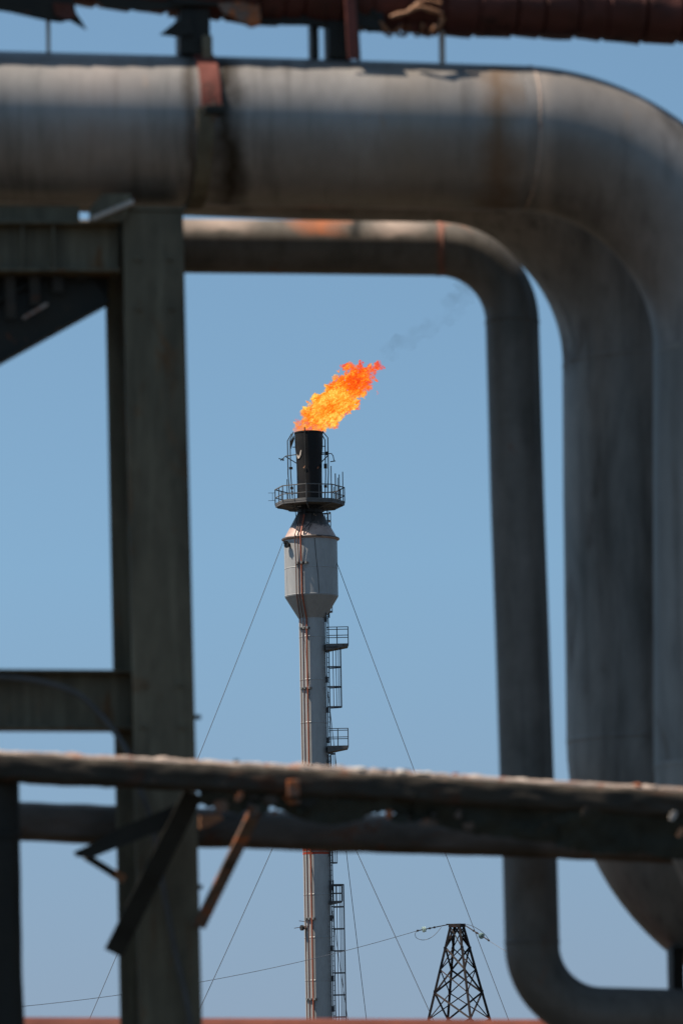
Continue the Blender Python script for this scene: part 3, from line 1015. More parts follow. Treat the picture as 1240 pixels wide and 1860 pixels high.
# shaft with faint weld rings
prof = [(36 * px, 0), (36 * px, 0.25), (26 * px, 0.27), (24 * px, 0.3)]
for y in range(1938, 1130, -78):
    z = sz(y)
    prof += [(24 * px, z - .035), (24.35 * px, z - .02), (24.35 * px, z + .02), (24 * px, z + .035)]
prof += [(24 * px, sz(1122))]
MB().lathe(C, prof, 64).build('shaft', M['stack'], stack)
M['red_band'] = weathered('red warning band', (0.42, 0.05, 0.025), (0.5, 0.07, 0.035), rust_at=0.75, scale=0.6, bump=0)
MB().lathe(C, [(24.1 * px, sz(1553)), (24.25 * px, sz(1552.5)), (24.25 * px, sz(1398.5)), (24.1 * px, sz(1398))], 64).build('red_band', M['red_band'], stack)
MB().lathe(C, [(24 * px, sz(1124)), (24.6 * px, sz(1123.5)), (48.3 * px, sz(1085)), (48.3 * px, sz(1084))], 64).build('lower_cone', M['stack'], stack)
MB().lathe(C, [(48.3 * px, sz(1084)), (48.8 * px, sz(1083.4)), (48.5 * px, sz(1082)), (48.5 * px, sz(1035)), (48.8 * px, sz(1034.4)), (48.8 * px, sz(1033.6)),
               (48.5 * px, sz(1033)), (48.5 * px, sz(979))], 64).build('drum', M['stack'], stack)
MB().lathe(C, [(48.5 * px, sz(983)), (52.5 * px, sz(981)), (53 * px, sz(979.5)), (52 * px, sz(978.2)), (47.5 * px, sz(977.5))], 64).build('drum_rim', M['cone'], stack)
MB().lathe(C, [(48 * px, sz(979)), (46 * px, sz(974)), (25 * px, sz(936)), (24.5 * px, sz(935))], 64).build('upper_cone', M['cone'], stack)
MB().lathe(C, [(24.5 * px, sz(935)), (23 * px, sz(932)), (23 * px, sz(925)), (25 * px, sz(924.5)), (25 * px, sz(922.5)), (23 * px, sz(922)), (23 * px, sz(912))], 48).build('neck', M['soot'], stack)
tip = MB().lathe(C, [(23 * px, sz(913)), (27 * px, sz(912)), (27 * px, sz(909)), (23 * px, sz(908.5)), (23 * px, sz(860)), (23.8 * px, sz(828)), (25.4 * px, sz(812)), (25.8 * px, sz(789)),
                     (26.4 * px, sz(788)), (26.4 * px, sz(785.5)), (24.8 * px, sz(785.2)), (24 * px, sz(800)), (23 * px, sz(820))], 64).build('burner_tip', M['tip'], stack)


def patch(pix, name='peeled_patch', mat='pale', r0_=24.6):
    """thin curved scale on the burner"""
    mb = MB()
    o = []
    for dx, y in pix:
        az = math.degrees(math.asin(max(-1, min(1, dx / r0_))))
        o.append(cyl(r0_, az, y))
    n = (sum((p for p in o), Vector()) / len(o) - Vector((AX, SY, 0)))
    n.z = 0
    mb.plate(o, n.normalized(), .02)
    mb.build(name, M[mat], tip)


pa = 561.2
patch([(538.5 - pa, 824), (541 - pa, 830), (544 - pa, 829), (546.5 - pa, 820), (547.4 - pa, 821), (546.5 - pa, 829), (543 - pa, 835), (540.5 - pa, 834)])
patch([(550 - pa, 853), (553.5 - pa, 848.5), (554.5 - pa, 849), (552 - pa, 853.5)], mat='orange')
patch([(575 - pa, 853), (578 - pa, 850), (578.5 - pa, 852), (576.5 - pa, 855)], mat='rusty')


def pipe(name, pts, rpx, mat, parent=stack, seg=8):
    return MB().tube(pts, rpx * px, seg).build(name, M[mat], parent)


# pilot gas pipes round the tip
for dx, dy, y0, inx, iny in ((-39.0, 0.15, 799, -31, 786), (-34.0, -0.35, 801, -28, 785.5), (29.6, 0.45, 797, 22.5, 784.5), (34.8, -0.1, 796, 25.5, 784)):
    k = 0.93
    p = [sp(dx * k, 906, dy), sp(dx, 860, dy), sp(dx, y0, dy), sp((dx + inx) / 2, (y0 + iny) / 2 + .3, dy * .85), sp(inx, iny, dy * .7)]
    pipe('pilot_pipe', p, 0.95, 'soot')
pipe('pilot_pipe', [cyl(26.5, -14, 906), cyl(26, -14, 840), cyl(28.3, -14, 810), cyl(28.3, -14, 780)], 1.0, 'soot')
# side brackets of the tip
B = MB()
B.tube([sp(-23, 825), sp(-43, 827.5), sp(-46, 830), sp(-48.5, 836)], .9 * px, 6).bar(sp(-55.5, 831.5), sp(-45.5, 835), 1.6 * px, 1.6 * px).bar(sp(-52, 835.5), sp(-48, 831), 1.4 * px, 1.4 * px)
B.bar(sp(-42.5, 828.5), sp(-23, 841), 1.5 * px, 1.5 * px)
MB().bar(sp(-30, 811.5), sp(-25, 811.5), 1.4 * px, 1.4 * px).build('lug', M['soot'], stack)
B.build('support_arm', M['soot'], stack)
B = MB()
B.tube([sp(23, 826), sp(36, 824.5), sp(41, 824.5), sp(44, 829), sp(45.5, 838)], .9 * px, 6).bar(sp(38.5, 839.3), sp(48, 838), 1.6 * px, 1.6 * px)
B.bar(sp(34, 828.5), sp(23, 839), 1.7 * px, 1.7 * px).bar(sp(30, 823), sp(23, 823), 1.7 * px, 1.7 * px)
B.box(sp(32.5, 824), (r0, Vector((0, 1, 0)), UP), (3.4 * px, 2 * px, 3.2 * px))
B.build('support_arm', M['soot'], stack)
MB().bar(sp(25, 811), sp(29, 811), 1.4 * px, 1.4 * px).build('lug', M['soot'], stack)
for dx, y, hw, hh in ((-33.6, 849.7, 3.2, .8), (29.6, 847, 3, 3), (-32.5, 885.8, 2.6, 1), (29, 883.8, 2.8, 1), (-32, 895, 1.6, 2.2)):
    MB().box(sp(dx, y, 0.0), (r0, Vector((0, 1, 0)), UP), (hw * px, .3, hh * px)).build('pipe_clamp', M['soot'], stack)
# wind shield leaf at the left of the tip
MB().plate([sp(-33.5, 800, .1), sp(-27, 789, .1), sp(-26, 796, .1), sp(-30, 806, .1), sp(-33, 815, .1)], Vector((0, -1, 0)), .05).build('shield_plate', M['soot'], stack)

# ---- top platform: octagon
RP = 63.5
AZ = [-5 + 45 * k for k in range(8)]


def octo(r, y):
    return [cyl(r, a, y) for a in AZ]


mb = MB()
o1, o2 = octo(RP, 916.2), octo(RP, 919.8)
i1, i2 = octo(27.5, 916.2), octo(27.5, 919.8)
vs = o1 + o2 + i1 + i2
fs = []
for k in range(8):
    j = (k + 1) % 8
    fs += [(k, j, 8 + j, 8 + k), (16 + k, 24 + k, 24 + j, 16 + j), (k, 16 + k, 16 + j, j), (8 + k, 8 + j, 24 + j, 24 + k)]
mb.add(vs, fs)
deck = mb.build('top_platform', M['plat'], stack)
for k in range(8):
    MB().bar(cyl(25, AZ[k] , 926), cyl(RP - 4, AZ[k], 921), 1.6 * px, 4.5 * px).build('deck_bracket', M['plat'], deck)
TOPY, MIDY = 887.5, 902.5
for k in range(8):
    j = (k + 1) % 8
    a, b = AZ[k], AZ[j]
    MB().bar(cyl(RP, a, TOPY), cyl(RP, b, TOPY), 1.7 * px, 1.7 * px, UP).build('handrail', M['plat'], deck)
    MB().bar(cyl(RP, a, MIDY), cyl(RP, b, MIDY), 1.4 * px, 1.4 * px, UP).build('midrail', M['plat'], deck)
    MB().bar(cyl(RP, a, 914.4), cyl(RP, b, 914.4), .5 * px, 4.2 * px, UP).build('toe_board', M['plat'], deck)
    for u in (0, 0.5):
        p, q = cyl(RP, a, 916).lerp(cyl(RP, b, 916), u), cyl(RP, a, TOPY).lerp(cyl(RP, b, TOPY), u)
        MB().bar(p, q, 1.8 * px, 1.8 * px).build('guard_post', M['plat'], deck)
for dx, dy, y0, w in ((39.5, -.9, 852, 1.7), (47, -.6, 864, 2.0), (51.3, .3, 867, 1.5), (54, -.3, 864.5, 1.7), (60.4, .1, 857.5, 1.6), (-41.5, .5, 867, 1.4), (44, .9, 880, 1.5)):
    MB().bar(sp(dx, 917, dy), sp(dx + .3, y0, dy), w * px, w * px).build('upright_rod', M['soot'], deck)
O = MB()
O.bar(sp(-63, 893.5, .1), sp(-76, 893.5, .1), .7 * px, .7 * px).bar(sp(-63, 907.5, .1), sp(-76, 907.5, .1), .7 * px, .7 * px).bar(sp(-68, 893.5, .1), sp(-68, 907.5, .1), .8 * px, .8 * px)
O.build('outrigger', M['ladder'], deck)
for (dx, dy, y, a, b, c) in ((-15, -1.0, 913.5, 9, .3, 1.2), (12, -1.1, 914, 8, .25, 1.5), (33, -.4, 913.5, 6, .3, 2), (-33, -.4, 914, 5, .3, 1.2)):
    MB().box(sp(dx, y, dy), (r0, Vector((0, 1, 0)), UP), (a * px, b, c * px)).build('deck_box', M['plat'], deck)

# ---- risers up the front
for sdx, ddx, rad_, mat, top in ((-21.3, -26.7, 1.0, 'riser_brown', (-21, -20, -19)), (-15.5, -22, .8, 'riser_brown', (-20, -17, -15)), (-9.6, -16.8, 1.45, 'riser_red', (-15, -10, -7))):
    az_s = math.degrees(math.asin(sdx / 27.5))
    az_d = math.degrees(math.asin(ddx / 52.0))
    p = [cyl(27.5, az_s, 1998), cyl(27.5, az_s, 1500), cyl(27.5, az_s, 1126), cyl(52, az_d, 1083), cyl(52, az_d, 1030), cyl(54.2, az_d, 985), cyl(54.5, az_d, 977), cyl(50, az_d, 970),
         cyl(33, az_d, 939)]
    rz = pipe('riser_pipe', p, rad_, mat)
    pipe('scorched_end', [cyl(33.2, az_d, 940), cyl(29, az_d, 930), cyl(29, az_d, 912)], rad_ * 1.05, 'soot', rz)
pipe('riser_pipe', [cyl(50, -18, 969), cyl(45, -8, 962), cyl(36, 12, 946), cyl(30, 20, 934), cyl(30, 20, 915)], .8, 'soot')
pipe('riser_pipe', [cyl(50, -25, 969), cyl(40, -38, 951), cyl(35, -48, 934), cyl(38, -55, 921)], .7, 'soot')
pipe('riser_pipe', [cyl(47, -6, 971), cyl(40, 4, 955), cyl(29, 10, 936)], .7, 'soot')
# brackets that carry the risers
for y, r_, a0, a1 in ((1028, 49.2, -33, -5), (1143, 24.5, -58, -10), (1252, 24.5, -58, -6), (1392, 24.5, -58, -6), (1530, 24.5, -58, -6), (1670, 24.5, -58, -6), (1816, 24.5, -58, -6)):
    mb = MB()
    n = 6
    w0 = 1.6
    vs = []
    for i in range(n + 1):
        a = a0 + (a1 - a0) * i / n
        for rr_, yy in ((r_, y - w0), (r_ + 2.4, y - w0), (r_ + 2.4, y + w0), (r_, y + w0)):
            vs.append(cyl(rr_, a, yy))
    fs = []
    for i in range(n):
        for k in range(4):
            fs.append((i * 4 + k, i * 4 + (k + 1) % 4, i * 4 + 4 + (k + 1) % 4, i * 4 + 4 + k))
    fs += [(0, 1, 2, 3), (n * 4 + 3, n * 4 + 2, n * 4 + 1, n * 4)]
    mb.add(vs, fs)
    br = mb.build('riser_bracket', M['ladder'], stack)
    for u in (.18, .5, .82):
        a = a0 + (a1 - a0) * u
        MB().box(cyl(r_ + 4.2, a, y - .4), (r0, Vector((0, 1, 0)), UP), (1.5 * px, 1.2 * px, 2.2 * px)).build('pipe_clip', M['bracket'], br)
# nozzle on the drum and lamp on the shaft
az = -52
d = Vector((math.sin(R(az)), -math.cos(R(az)), 0))
c0 = cyl(48, az, 993)
nb = MB().tube([c0, c0 + d * 7 * px], 3.4 * px, 16).build('nozzle', M['soot'], stack)
MB().tube([c0 + d * 5.5 * px, c0 + d * 8.5 * px], 6 * px, 20).build('flange', M['soot'], nb)
MB().box(c0 + d * 9 * px + UP * 4 * px, (r0, Vector((0, 1, 0)), UP), (4 * px, 3 * px, 2.2 * px)).build('valve', M['soot'], nb)
az = -60
d = Vector((math.sin(R(az)), -math.cos(R(az)), 0))
c0 = cyl(24, az, 1686)
nb = MB().tube([c0, c0 + d * 8 * px], 3 * px, 16).build('nozzle', M['bracket'], stack)
MB().tube([c0 + d * 6 * px, c0 + d * 10 * px], 5 * px, 20).build('flange', M['soot'], nb)
MB().bar(c0 + d * 8 * px + Vector((-14, 0, -.5)) * px, c0 + d * 8 * px + Vector((16, 0, 4)) * px, 1.1 * px, 1.1 * px).build('handle', M['riser_brown'], nb)
MB().bar(c0 + d * 8 * px + Vector((-5, 0, 12.5)) * px, c0 + d * 8 * px + Vector((5, 0, 11)) * px, 1.1 * px, 1.1 * px).build('handle', M['riser_brown'], nb)
MB().bar(cyl(49, 9, 984), cyl(49, 9, 979.5), 1.6 * px, 1 * px).build('name_tab', M['bracket'], stack)
pipe('drum_cable', [cyl(49.2, 9, 984), cyl(49.2, 11, 1010), cyl(49.2, 15, 1050), cyl(49.2, 17, 1083)], .45, 'soot')

# ---- ladders, cages and landings on the right side
LAZ = 76
ld = Vector((math.sin(R(LAZ)), -math.cos(R(LAZ)), 0))          # outwards
lt = Vector((ld.y, -ld.x, 0))                                  # along the rungs


def ladder(ytop, ybot, r=28.5, az=LAZ, wid=.22, rung=9.0):
    d = Vector((math.sin(R(az)), -math.cos(R(az)), 0))
    tt = Vector((d.y, -d.x, 0))
    mb = MB()
    for s in (-1, 1):
        mb.bar(cyl(r, az, ytop) + tt * wid * s, cyl(r, az, ybot) + tt * wid * s, 2.0 * px, 1.4 * px)
    y = ytop + 3
    while y < ybot - 1:
        mb.bar(cyl(r, az, y) - tt * wid, cyl(r, az, y) + tt * wid, .8 * px, .8 * px, UP)
        y += rung
    lad = mb.build('ladder', M['ladder'], stack)
    y = ytop + 14
    while y < ybot - 5:
        MB().bar(cyl(r, az, y), cyl(24, az, y), 1.6 * px, .3, UP).build('standoff', M['ladder'], lad)
        y += 55
    return lad


def cage(ys, r=28.5, az=LAZ, rad_=.70, half=.36, bars=5):
    d = Vector((math.sin(R(az)), -math.cos(R(az)), 0))
    tt = Vector((d.y, -d.x, 0))

    def hp(y, a):
        return cyl(r, az, y) + tt * half * math.cos(R(a)) * (1 if True else 0) + d * rad_ * math.sin(R(a)) ** .8
    mb = MB()
    for k in range(bars):
        a = 25 + 130 * k / (bars - 1)
        mb.bar(hp(ys[0], a), hp(ys[-1], a), 1.25 * px, .8 * px)
    cg = mb.build('ladder_cage', M['cage'], stack)
    for y in ys:
        pts = [hp(y, a) for a in [max(0.001, 180 * i / 14 - .001) for i in range(15)]]
        q = MB()
        for a_, b_ in zip(pts[:-1], pts[1:]):
            q.bar(a_, b_, 2.2 * px, .6 * px, (UP.cross(b_ - a_)).normalized())
        q.build('hoop', M['ladder'], cg)
    return cg


def landing(ydeck, x0, x1, ytop, hd=.55, thick=7):
    """x0..x1 in pixels right of the axis"""
    mb = MB()
    a = [sp(x0, ydeck, -hd), sp(x1, ydeck, -hd), sp(x1, ydeck, hd), sp(x0, ydeck, hd)]
    b = [sp(x0, ydeck + thick * 1.7, -hd), sp(x1 - 2, ydeck + thick * .7, -hd), sp(x1 - 2, ydeck + thick * .7, hd), sp(x0, ydeck + thick * 1.7, hd)]
    mb.add(a + b, [(0, 1, 2, 3), (7, 6, 5, 4), (0, 4, 5, 1), (1, 5, 6, 2), (2, 6, 7, 3), (3, 7, 4, 0)])
    lp = mb.build('landing_platform', M['plat'], stack)
    xs = [x1 - .6, (x0 + x1) / 2]
    for s in (-1, 1):
        for x in xs:
            MB().bar(sp(x, ydeck, hd * s), sp(x, ytop, hd * s), 1.7 * px, 1.4 * px).build('guard_post', M['ladder'], lp)
        for y in (ytop, (ytop + ydeck) / 2):
            MB().bar(sp(x0 + 3, y, hd * s), sp(x1, y, hd * s), 1.3 * px, 1.3 * px, UP).build('handrail', M['ladder'], lp)
    for y in (ytop, (ytop + ydeck) / 2):
        MB().bar(sp(x1 - .6, y, -hd), sp(x1 - .6, y, hd), 1.3 * px, 1.3 * px, UP).build('handrail', M['ladder'], lp)
    return lp


ladder(1112, 1368)
cage([1178, 1214, 1250, 1286.5])
landing(1172, 24, 65.5, 1142)
landing(1357, 24, 62, 1326)
ladder(1372, 1640, 27.5)
cage([1371, 1405, 1440, 1475, 1510, 1545, 1569], 27.5, rad_=.32, half=.25, bars=3)
ladder(1600, 1998, 28.5)
landing(1638, 23, 46, 1610, .4, 4)
cage([1609, 1649, 1689, 1729, 1769, 1809, 1849, 1889, 1920], 28.5, rad_=.62)
ladder(905, 1118, 52.5, 152)
cage([925, 940, 975, 1010, 1045, 1080, 1106], 52.5, 152, .5, .3)
pipe('side_conduit', [cyl(26.2, 80, 1126), cyl(26.2, 80, 1185), cyl(26.2, 80, 1998)], .8, 'ladder')

# ---- guy wires
def wire(name, pts, r, mat, sag=0.0, n=24):
    a, b = Vector(pts[0]), Vector(pts[1])
    q = [a.lerp(b, i / n) - UP * sag * 4 * (i / n) * (1 - i / n) for i in range(n + 1)]
    return MB().tube(q, r, 6).build(name, M[mat])


def ground_at(px_, Y):
    p = at(px_, 1850, Y)
    return Vector((p.x, Y, 0.0))


GW = 'guy wires of the flare stack'
tag(wire('guy_wire', (at(513.5, 985, 200 - .5), ground_at(92, 194)), .017, 'wire', .5), 'long guy wire from the drum down to the far left', 'guy wire', GW)
tag(wire('guy_wire', (at(611.5, 1022, 200 - .3), ground_at(973, 194)), .017, 'wire', .12), 'long guy wire from the drum down to the right, past the pylon', 'guy wire', GW)
tag(wire('guy_wire', (at(588, 1190, 200.7), ground_at(680, 213)), .017, 'wire', .45), 'guy wire just right of the caged ladder, running behind the shaft', 'guy wire', GW)
tag(wire('guy_wire', (at(548, 1420, 200 - .3), ground_at(279, 195)), .017, 'wire', .2), 'short guy wire from mid shaft down to the left', 'guy wire', GW)
tag(wire('guy_wire', (at(592, 1425, 200 - .3), ground_at(848, 195)), .017, 'wire', .0), 'short guy wire from mid shaft down to the foot of the pylon', 'guy wire', GW)
tag(wire('guy_wire', (at(601, 1640, 200.8), ground_at(650, 210)), .015, 'wire', .15), 'thin wire slanting down inside the lower ladder cage', 'guy wire', GW)
# stub anchors at the ground
for i, (x, Y, lab) in enumerate(((92, 194, 'left'), (973, 194, 'right'), (680, 213, 'rear'))):
    pass

# =================================================================== pylon
PYY = 150.0
pcen = at(829.5, 1680, PYY)
pz = lambda y: at(831, y, PYY).z
pm = PYY / F * 1.012
pyl = empty('lattice_pylon', (pcen.x, PYY, 0))
tag(pyl, 'black four legged lattice pylon carrying a power line', 'pylon')


def pr(y):
    return 12 + (y - 1682) * 0.268 if y > 1724 else 12 + (y - 1682) * 0.268


def pc(k, y):
    a = R(18.8 + 90 * k)
    r_ = pr(y) * pm
    return Vector((pcen.x + r_ * math.cos(a), PYY + r_ * math.sin(a), max(0, pz(y))))


LV = [1684, 1722, 1762, 1804, 1852, 1905, 1960, 2017]
for k in range(4):
    mb = MB()
    mb.bar(pc(k, 1680), pc(k, 2017), 4.4 * pm, 4.4 * pm)
    mb.build('leg', M['pylon'], pyl)
for k in range(4):
    j = (k + 1) % 4
    for i in range(len(LV) - 1):
        y0, y1 = LV[i], LV[i + 1]
        th = 3.4 if (i + k) % 2 else 2.0
        MB().bar(pc(k, y0), pc(j, y1), th * pm, 1.6 * pm).build('brace', M['pylon'], pyl)
        MB().bar(pc(j, y0) , pc(k, y1), (5.4 - th) * pm, 1.4 * pm).build('brace', M['pylon'], pyl)
    for y in (1724, 1803):
        p = pc(k, y)
        MB().box(p, (r0, Vector((0, 1, 0)), UP), (2.8 * pm, 2.4 * pm, 3.6 * pm)).build('splice_plate', M['pylon'], pyl)
ctr = Vector((pcen.x, PYY, pz(1681.8)))
MB().box(ctr, (Vector((math.cos(R(18.8 + 45)), math.sin(R(18.8 + 45)), 0)), Vector((-math.sin(R(18.8 + 45)), math.cos(R(18.8 + 45)), 0)), UP), (11.5 * pm, 11.5 * pm, 3 * pm)).build('cap', M['pylon'], pyl)
MB().bar(at(810, 1680, PYY), at(845, 1679.5, PYY), 2.2 * pm, .2).build('cross_arm', M['pylon'], pyl)


def string(a, b, at_u, lab):
    t = empty('insulator_string', b)
    tag(t, lab, 'insulator', 'insulator strings on the pylon')
    d = (b - a)
    dn = d.normalized()
    MB().tube([a, b], 1.0 * pm, 6).build('tie_rod', M['pylon'], t)
    c = a + d * at_u
    for s, r_ in ((-1.1, 5.2), (1.1, 5.6)):
        p = c + dn * s * 1.6 * pm
        MB().tube([p - dn * 1.0 * pm, p - dn * .4 * pm, p + dn * .5 * pm, p + dn * .9 * pm], [1.6 * pm, r_ * pm, r_ * .9 * pm, 1.4 * pm], 16).build('glass_disc', M['glass'], t)
    for s in (-.2, .25, .45, 1.0):
        p = a + d * (at_u + s * (1 - at_u) if s < 0 else at_u * (1 - s) if s < 1 else .98)
        MB().tube([p - dn * 1.4 * pm, p + dn * 1.4 * pm], 1.8 * pm, 8).build('shackle', M['pylon'], t)
    return b


La, Lb = at(812, 1680.5, PYY), at(757, 1691.5, PYY - .4)
Ra, Rb = at(842, 1680, PYY), at(888, 1709.5, PYY - 1.2)
string(La, Lb, .77, 'glass insulator string on the left side of the pylon top')
string(Ra, Rb, .70, 'glass insulator string sloping down on the right side of the pylon top')
PL = 'power line spans at the pylon'
tag(wire('power_line', (Lb, at(-500, 1852, 118)), .011, 'powerline', .9, 40), 'thin power line running left from the pylon across the stack', 'power line', PL)
tag(wire('power_line', (Rb, at(1300, 1905, 118)), .011, 'powerline', .3, 30), 'thin power line dropping right from the pylon behind the thin pipe', 'power line', PL)


def jumper(pix, lab, Y):
    pts = [at(x, y, Y) for x, y in pix]
    out = []
    for i in range(len(pts) - 1):
        p0, p1, p2, p3 = pts[max(i - 1, 0)], pts[i], pts[i + 1], pts[min(i + 2, len(pts) - 1)]
        for k in range(5):
            u = k / 5
            out.append(0.5 * ((2 * p1) + (p2 - p0) * u + (2 * p0 - 5 * p1 + 4 * p2 - p3) * u * u + (3 * p1 - p0 - 3 * p2 + p3) * u ** 3))
    out.append(pts[-1])
    tag(MB().tube(out, .012, 6).build('jumper_wire', M['powerline']), lab, 'wire', 'jumper wires on the pylon')


jumper([(757, 1691.5), (753.5, 1697), (756, 1704), (766, 1708), (778, 1706), (790, 1698), (801, 1685)], 'drooping jumper wire loop left of the pylon top', PYY - .35)
jumper([(846, 1679.5), (858, 1683), (872, 1691), (882, 1700), (888, 1709.5)], 'jumper wire arched above the right insulator string', PYY - 1.0)


# =================================================================== flame and smoke
def blobs_to_mesh(name, blobs, voxel, rough, rscale, mat, org):
    """union of balls (centre, radius) -> one closed ragged mesh"""
    import bmesh
    bm = bmesh.new()
    for c, r_, sc_ in blobs:
        mtx = Matrix.Translation(Vector(c) - org) @ Matrix.Diagonal((*[r_ * s for s in sc_], 1))
        bmesh.ops.create_icosphere(bm, subdivisions=3, radius=1, matrix=mtx)
    me = bpy.data.meshes.new(name)
    bm.to_mesh(me)
    bm.free()
    tmp = bpy.data.objects.new(name + ' form', me)
    COL.objects.link(tmp)
    md = tmp.modifiers.new('remesh', 'REMESH')
    md.mode = 'VOXEL'
    md.voxel_size = voxel
    dg = bpy.context.evaluated_depsgraph_get()
    out = bpy.data.meshes.new_from_object(tmp.evaluated_get(dg))
    bpy.data.objects.remove(tmp)
    bpy.data.meshes.remove(me)
    out.name = name
    nrm = [v.normal.copy() for v in out.vertices]
    for v, n in zip(out.vertices, nrm):
        q = v.co * rscale
        k = noise.fractal(q, 0.6, 2.1, 5) * rough
        k2 = noise.noise(q * 0.4 + Vector((9, 2, 4))) * rough * .8
        v.co += n * (k + k2)
    out.materials.clear()
    out.materials.append(mat)
    o = bpy.data.objects.new(name, out)
    COL.objects.link(o)
    o.location = org
    return o


def flame_material():
    mt = bpy.data.materials.new('flame')
    mt.use_nodes = True
    nt = mt.node_tree
    nt.nodes.clear()
    out = nt.nodes.new('ShaderNodeOutputMaterial')
    tc = nt.nodes.new('ShaderNodeTexCoord')
    mp = nt.nodes.new('ShaderNodeMapping')
    mp.vector_type = 'TEXTURE'
    mp.inputs['Rotation'].default_value = (0, R(45), 0)
    mp.inputs['Scale'].default_value = (0.8, 0.8, 1.5)
    nt.links.new(tc.outputs['Object'], mp.inputs['Vector'])
    v = mp.outputs[0]
    n1 = nz(nt, 6.5, v, 5, 0.66, 1.8)
    n2 = nz(nt, 1.5, v, 3, 0.6, 0.8)
    dens = math_n(nt, 'SUBTRACT', n1, 0.465)
    dens = math_n(nt, 'MULTIPLY', dens, 190.0)
    dens = math_n(nt, 'ADD', dens, math_n(nt, 'MULTIPLY', math_n(nt, 'SUBTRACT', n2, 0.42), 22.0))
    dens = math_n(nt, 'MINIMUM', math_n(nt, 'MAXIMUM', dens, 0.0), 38.0)
    sep = nt.nodes.new('ShaderNodeSeparateXYZ')
    nt.links.new(tc.outputs['Object'], sep.inputs[0])
    along = math_n(nt, 'MULTIPLY', math_n(nt, 'ADD', sep.outputs[0], sep.outputs[2]), 0.5)   # 0 at the tip .. ~3.7
    # thinner just above the nozzle and towards the end
    th = ramp(nt, math_n(nt, 'DIVIDE', along, 4.0), [(0.0, (0.3,) * 3), (0.14, (0.7,) * 3), (0.35, (1,) * 3), (0.75, (0.75,) * 3), (1.0, (0.35,) * 3)])
    dens = math_n(nt, 'MULTIPLY', dens, th)
    n3 = math_n(nt, 'ADD', math_n(nt, 'MULTIPLY', nz(nt, 6.5, v, 4, 0.7, 1.0), 0.7), math_n(nt, 'MULTIPLY', nz(nt, 1.2, v, 2, 0.5, 0.5), 0.3))
    heat = math_n(nt, 'ADD', n3, ramp(nt, math_n(nt, 'DIVIDE', along, 4.0), [(0.0, (0.10,) * 3), (0.15, (0.17,) * 3), (0.42, (0.16,) * 3), (0.65, (0.08,) * 3), (1.0, (0.035,) * 3)]))
    heat = math_n(nt, 'SUBTRACT', heat, 0.065)
    colr = ramp(nt, heat, [(0.43, (0.68, 0.025, 0.004)), (0.50, (0.95, 0.065, 0.006)), (0.56, (1.0, 0.16, 0.008)), (0.615, (1.0, 0.40, 0.015)), (0.68, (1.0, 0.80, 0.16))])
    em = nt.nodes.new('ShaderNodeEmission')
    nt.links.new(colr, em.inputs['Color'])
    nt.links.new(math_n(nt, 'MULTIPLY', dens, 0.54), em.inputs['Strength'])
    ab = nt.nodes.new('ShaderNodeVolumeAbsorption')
    ab.inputs['Color'].default_value = (0, 0, 0, 1)
    nt.links.new(dens, ab.inputs['Density'])
    ad = nt.nodes.new('ShaderNodeAddShader')
    nt.links.new(em.outputs[0], ad.inputs[0])
    nt.links.new(ab.outputs[0], ad.inputs[1])
    nt.links.new(ad.outputs[0], out.inputs['Volume'])
    mt.cycles.volume_step_rate = 0.12
    return mt


def fp(x, y, dy=0.0):
    return at(x, y, SY + dy)


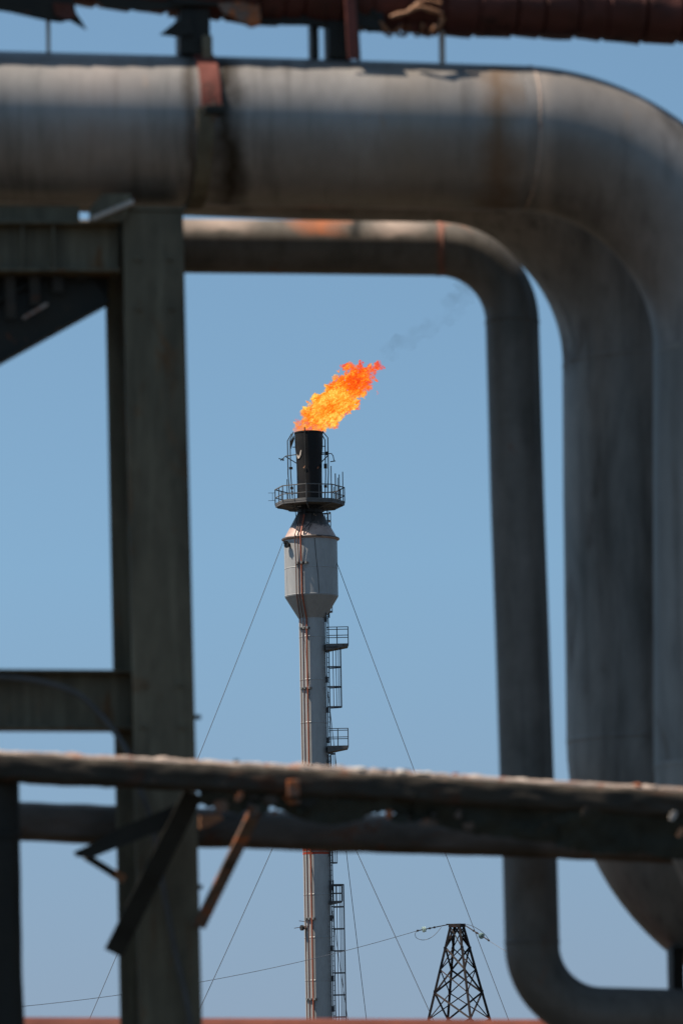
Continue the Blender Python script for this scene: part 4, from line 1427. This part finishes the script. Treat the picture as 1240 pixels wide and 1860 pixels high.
def flame():
    rnd = random.Random(5)
    B_ = []

    def b(x, y, r_, dy=0.0, sx=1.0, sz_=1.0):
        B_.append((fp(x, y, dy), r_ * px, (sx, .9, sz_)))
    for x, y, r_ in ((546, 778, 10), (560, 778, 13), (574, 776, 13), (586, 773, 12), (552, 767, 13), (566, 762, 17), (583, 760, 18), (600, 763, 14), (562, 750, 15), (578, 744, 19), (596, 742, 21),
                     (613, 748, 15), (583, 728, 15), (600, 724, 20), (618, 724, 20), (634, 731, 13), (604, 708, 14), (621, 706, 18), (640, 708, 18), (655, 713, 11), (622, 692, 11), (640, 690, 18), (658, 692, 16),
                     (670, 698, 8), (645, 676, 13), (662, 677, 14), (676, 680, 8), (612, 697, 6), (672, 669, 9), (683, 666, 7), (691, 664, 4.5), (696, 665, 3), (632, 672, 7), (624, 667, 5.5), (617, 668, 4), (613, 674, 3),
                     (641, 667, 7), (652, 665, 6), (651, 657, 3), (660, 660, 3)):
        b(x, y, r_, rnd.uniform(-.12, .12))
    # ragged licks along both edges
    for x, y, r_ in ((541, 772, 6), (540, 762, 5), (549, 750, 6), (556, 741, 6), (566, 734, 7), (574, 722, 7), (590, 712, 6), (598, 700, 6), (610, 690, 4), (609, 683, 3), (616, 755, 6), (608, 768, 5), (598, 776, 5),
                     (630, 744, 7), (645, 727, 7), (641, 738, 5), (662, 706, 5), (668, 708, 4), (681, 689, 4), (685, 677, 4)):
        b(x, y, r_, rnd.uniform(-.3, .3), rnd.uniform(.8, 1.3), rnd.uniform(.8, 1.3))
    o = blobs_to_mesh('flame', B_, .045, .24, 4.2, flame_material(), fp(561, 786))
    tag(o, 'ragged orange and yellow flame blowing to the right from the burner tip', 'flame')
    # a shred torn loose on the lee side
    o = blobs_to_mesh('flame', [(fp(685, 713), 2.6 * px, (.8, .8, 1.5)), (fp(684, 717), 1.6 * px, (1, 1, 1))], .03, .05, 5, o.data.materials[0], fp(685, 714))
    o.name = 'flame_shred'
    tag(o, 'tiny loose shred of flame right of the main flame', 'flame')


flame()


def smoke():
    mt = bpy.data.materials.new('smoke')
    mt.use_nodes = True
    nt = mt.node_tree
    nt.nodes.clear()
    out = nt.nodes.new('ShaderNodeOutputMaterial')
    v = objvec(nt, (.8, .8, 1.1))
    n1 = nz(nt, 0.7, v, 3, .5, .5)
    d = math_n(nt, 'MULTIPLY', math_n(nt, 'MAXIMUM', math_n(nt, 'SUBTRACT', n1, .28), 0.0), .65)
    pv = nt.nodes.new('ShaderNodeVolumePrincipled')
    pv.inputs['Color'].default_value = (.03, .036, .033, 1)
    nt.links.new(d, pv.inputs['Density'])
    nt.links.new(pv.outputs[0], out.inputs['Volume'])
    mt.cycles.volume_step_rate = 0.3
    B_ = []
    for x, y, r_ in ((697, 660, 3), (696, 652, 4.5), (698, 645, 7), (702, 636, 9), (714, 630, 13), (728, 626, 15), (742, 618, 15), (756, 609, 15), (772, 600, 17), (788, 590, 18), (806, 578, 18), (822, 560, 18), (836, 540, 20), (846, 515, 22), (716, 645, 8)):
        B_.append((fp(x, y), r_ * px, (1.15, .9, .85)))
    o = blobs_to_mesh('smoke_plume', B_, .09, .35, 1.4, mt, fp(700, 650))
    tag(o, 'faint grey smoke drifting up to the right of the flame', 'smoke', kind='stuff')


smoke()
for o in scene.objects:
    if 'org' in o:
        del o['org']
